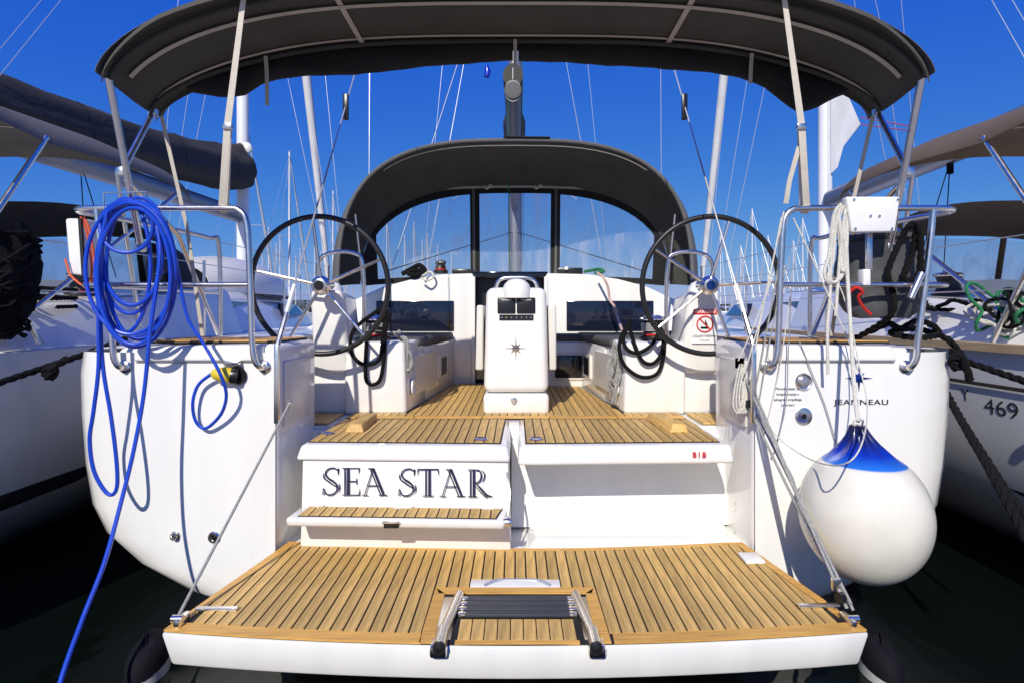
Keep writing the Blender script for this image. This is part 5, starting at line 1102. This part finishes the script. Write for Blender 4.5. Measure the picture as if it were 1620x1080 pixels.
# ------------------------------------------------------------------ far yachts
def far_yacht():
    E = empty('moored_yacht', (0, 0, 0))
    mb = MB(); rows = []
    for y, w_, zk in ((0, 1.7, .2), (3, 2.0, -.3), (7, 1.7, -.3), (10, .9, 0), (12, .05, .6)): rows.append([(-w_, y, 1.25 + y * .02), (-w_ * .95, y, .5), (-w_ * .4, y, zk), (w_ * .4, y, zk), (w_ * .95, y, .5), (w_, y, 1.25 + y * .02), (0, y, 1.32 + y * .02), (-w_, y, 1.25 + y * .02)])
    mb.grid(rows); mb.add(rows[0][:-1], [tuple(range(7))]); mb.build('hull', 'gel', E)
    mb = MB(); rows = [[(x * s_, y, 1.3 + z * h) for x, z in ((-1.4, 0), (-1.2, .9), (0, 1.1), (1.2, .9), (1.4, 0))] for y, s_, h in ((2.6, 1, .5), (6, .85, .5), (9, .5, .1))]
    mb.grid(rows); mb.add(rows[0], [tuple(range(5))]); mb.build('cabin', 'gel', E)
    MB().grid([[(x, y, z) for x, z in superarch(1.5, 1.6, 1.0, 3, 12)] for y in (1.9, 3.2)], .02).build('sprayhood', 'canvas', E)
    MB().tube([(0, 6, 1.5), (0, 6, 16)], [.11, .085], 10).build('mast', 'mastwhite', E)
    MB().tube([(0, 1.6, 2.9), (0, 5.9, 2.9)], .17, 10).build('boom_cover', 'canvasleft', E)
    MB().tube([(0, 11.8, 1.8), (0, 9, 8.8), (0, 6.2, 15.5)], [.07, .1, .04], 8).build('furled_genoa', 'sail', E)
    mb = MB()
    for s2 in (-1, 1):
        mb.tube([(s2 * 1.7, 6.2, 1.3), (s2 * 1.05, 6.2, 8.5), (0, 6, 15.6)], .012, 5).tube([(0, 6, 8.5), (s2 * 1.05, 6.2, 8.5)], .03, 6).tube([(s2 * 1.2, .1, 1.4), (0, 6, 15.8)], .012, 5)
    mb.tube([(-.15, 5.9, 16.05), (.35, 5.9, 16.12)], .02, 5); mb.build('rigging', 'wire', E)
    return E
FY = [  # mast pixel, mast-top pixel row, label
    (458, 240, 'far white yacht whose slender mast stands left of the left wheel top', None), (392, 205, 'far yacht with mast just right of the left yacht mast', None), (527, 302, 'far yacht with short mast above the left wheel hub', None),
    (443, 372, 'far mast close to the left of the tall slender mast', None), (468, 405, 'far low mast just under the left wheel rim top left', None), (508, 398, 'far low mast beside the left wheel hub', None), (1140, 365, 'far mast right above the right wheel hub', None), (1235, 400, 'far low mast beside the right rail corner', None), (1270, 345, 'far taller mast left of the right yacht mast', None),
    (415, 398, 'farthest tiny mast left of the left wheel rim', None), (437, 385, 'far mast just left of the tall slender one', None), (475, 392, 'far low mast right of the tall slender one', None), (548, 375, 'far mast between the left wheel and the sprayhood', None), (1215, 372, 'far mast at the right edge of the right wheel', None), (1172, 388, 'far low mast left of centre inside the right wheel', None), (1255, 380, 'far mast right of the right wheel behind the rail', None),
    (425, 360, 'farthest small yacht left of the left wheel', None), (498, 372, 'far small yacht behind the left wheel spokes', None),
    (612, 345, None, 1), (640, 372, None, 1), (655, 352, None, 1), (668, 380, None, 1), (676, 370, None, 1), (692, 388, None, 1), (714, 398, None, 1), (868, 388, None, 2), (876, 402, None, 2), (1000, 412, None, 2), (1190, 330, 'far yacht with mast inside the right wheel rim', None)]
proto = far_yacht(); first = True; cnt = {}
for px, py, lab, grp in FY:
    Yd = F * (16.05 - EYE) / (HY - py); x = (px - HX) / F * Yd
    if first: E = proto; first = False
    else:
        E = proto.copy(); COL.objects.link(E)
        for ch in proto.children:
            c = ch.copy(); COL.objects.link(c); c.parent = E
    E.location = (x, Yd - 6, 0)
    g = 'yachts moored across the fairway'
    if grp == 1: lab = 'far yacht seen as a white mast through the left sprayhood window'; g = 'far yachts behind the left window'
    if grp == 2: lab = 'far yacht seen as a white mast through the middle or right sprayhood window'; g = 'far yachts behind the middle and right windows'
    if grp: cnt[grp] = cnt.get(grp, 0) + 1; lab = ['', 'far yacht whose mast is %s from the left in the left sprayhood window', 'far yacht whose mast is %s from the left in the middle and right windows'][grp] % ('first', 'second', 'third', 'fourth', 'fifth', 'sixth', 'seventh')[cnt[grp] - 1]
    tag(E, lab, 'yacht', g)
# quay behind the photographer
qy = MB().rbox((-40, -14, -1.5), (40, 1.05, .52), .03, 2).build('quay', G['gelgrey'])
qy.data.materials[0] = mat('quay_concrete', (.34, .33, .31), .9, var=.2, vscale=1.2, bump=.4, bscale=30); tag(qy, kind='structure')
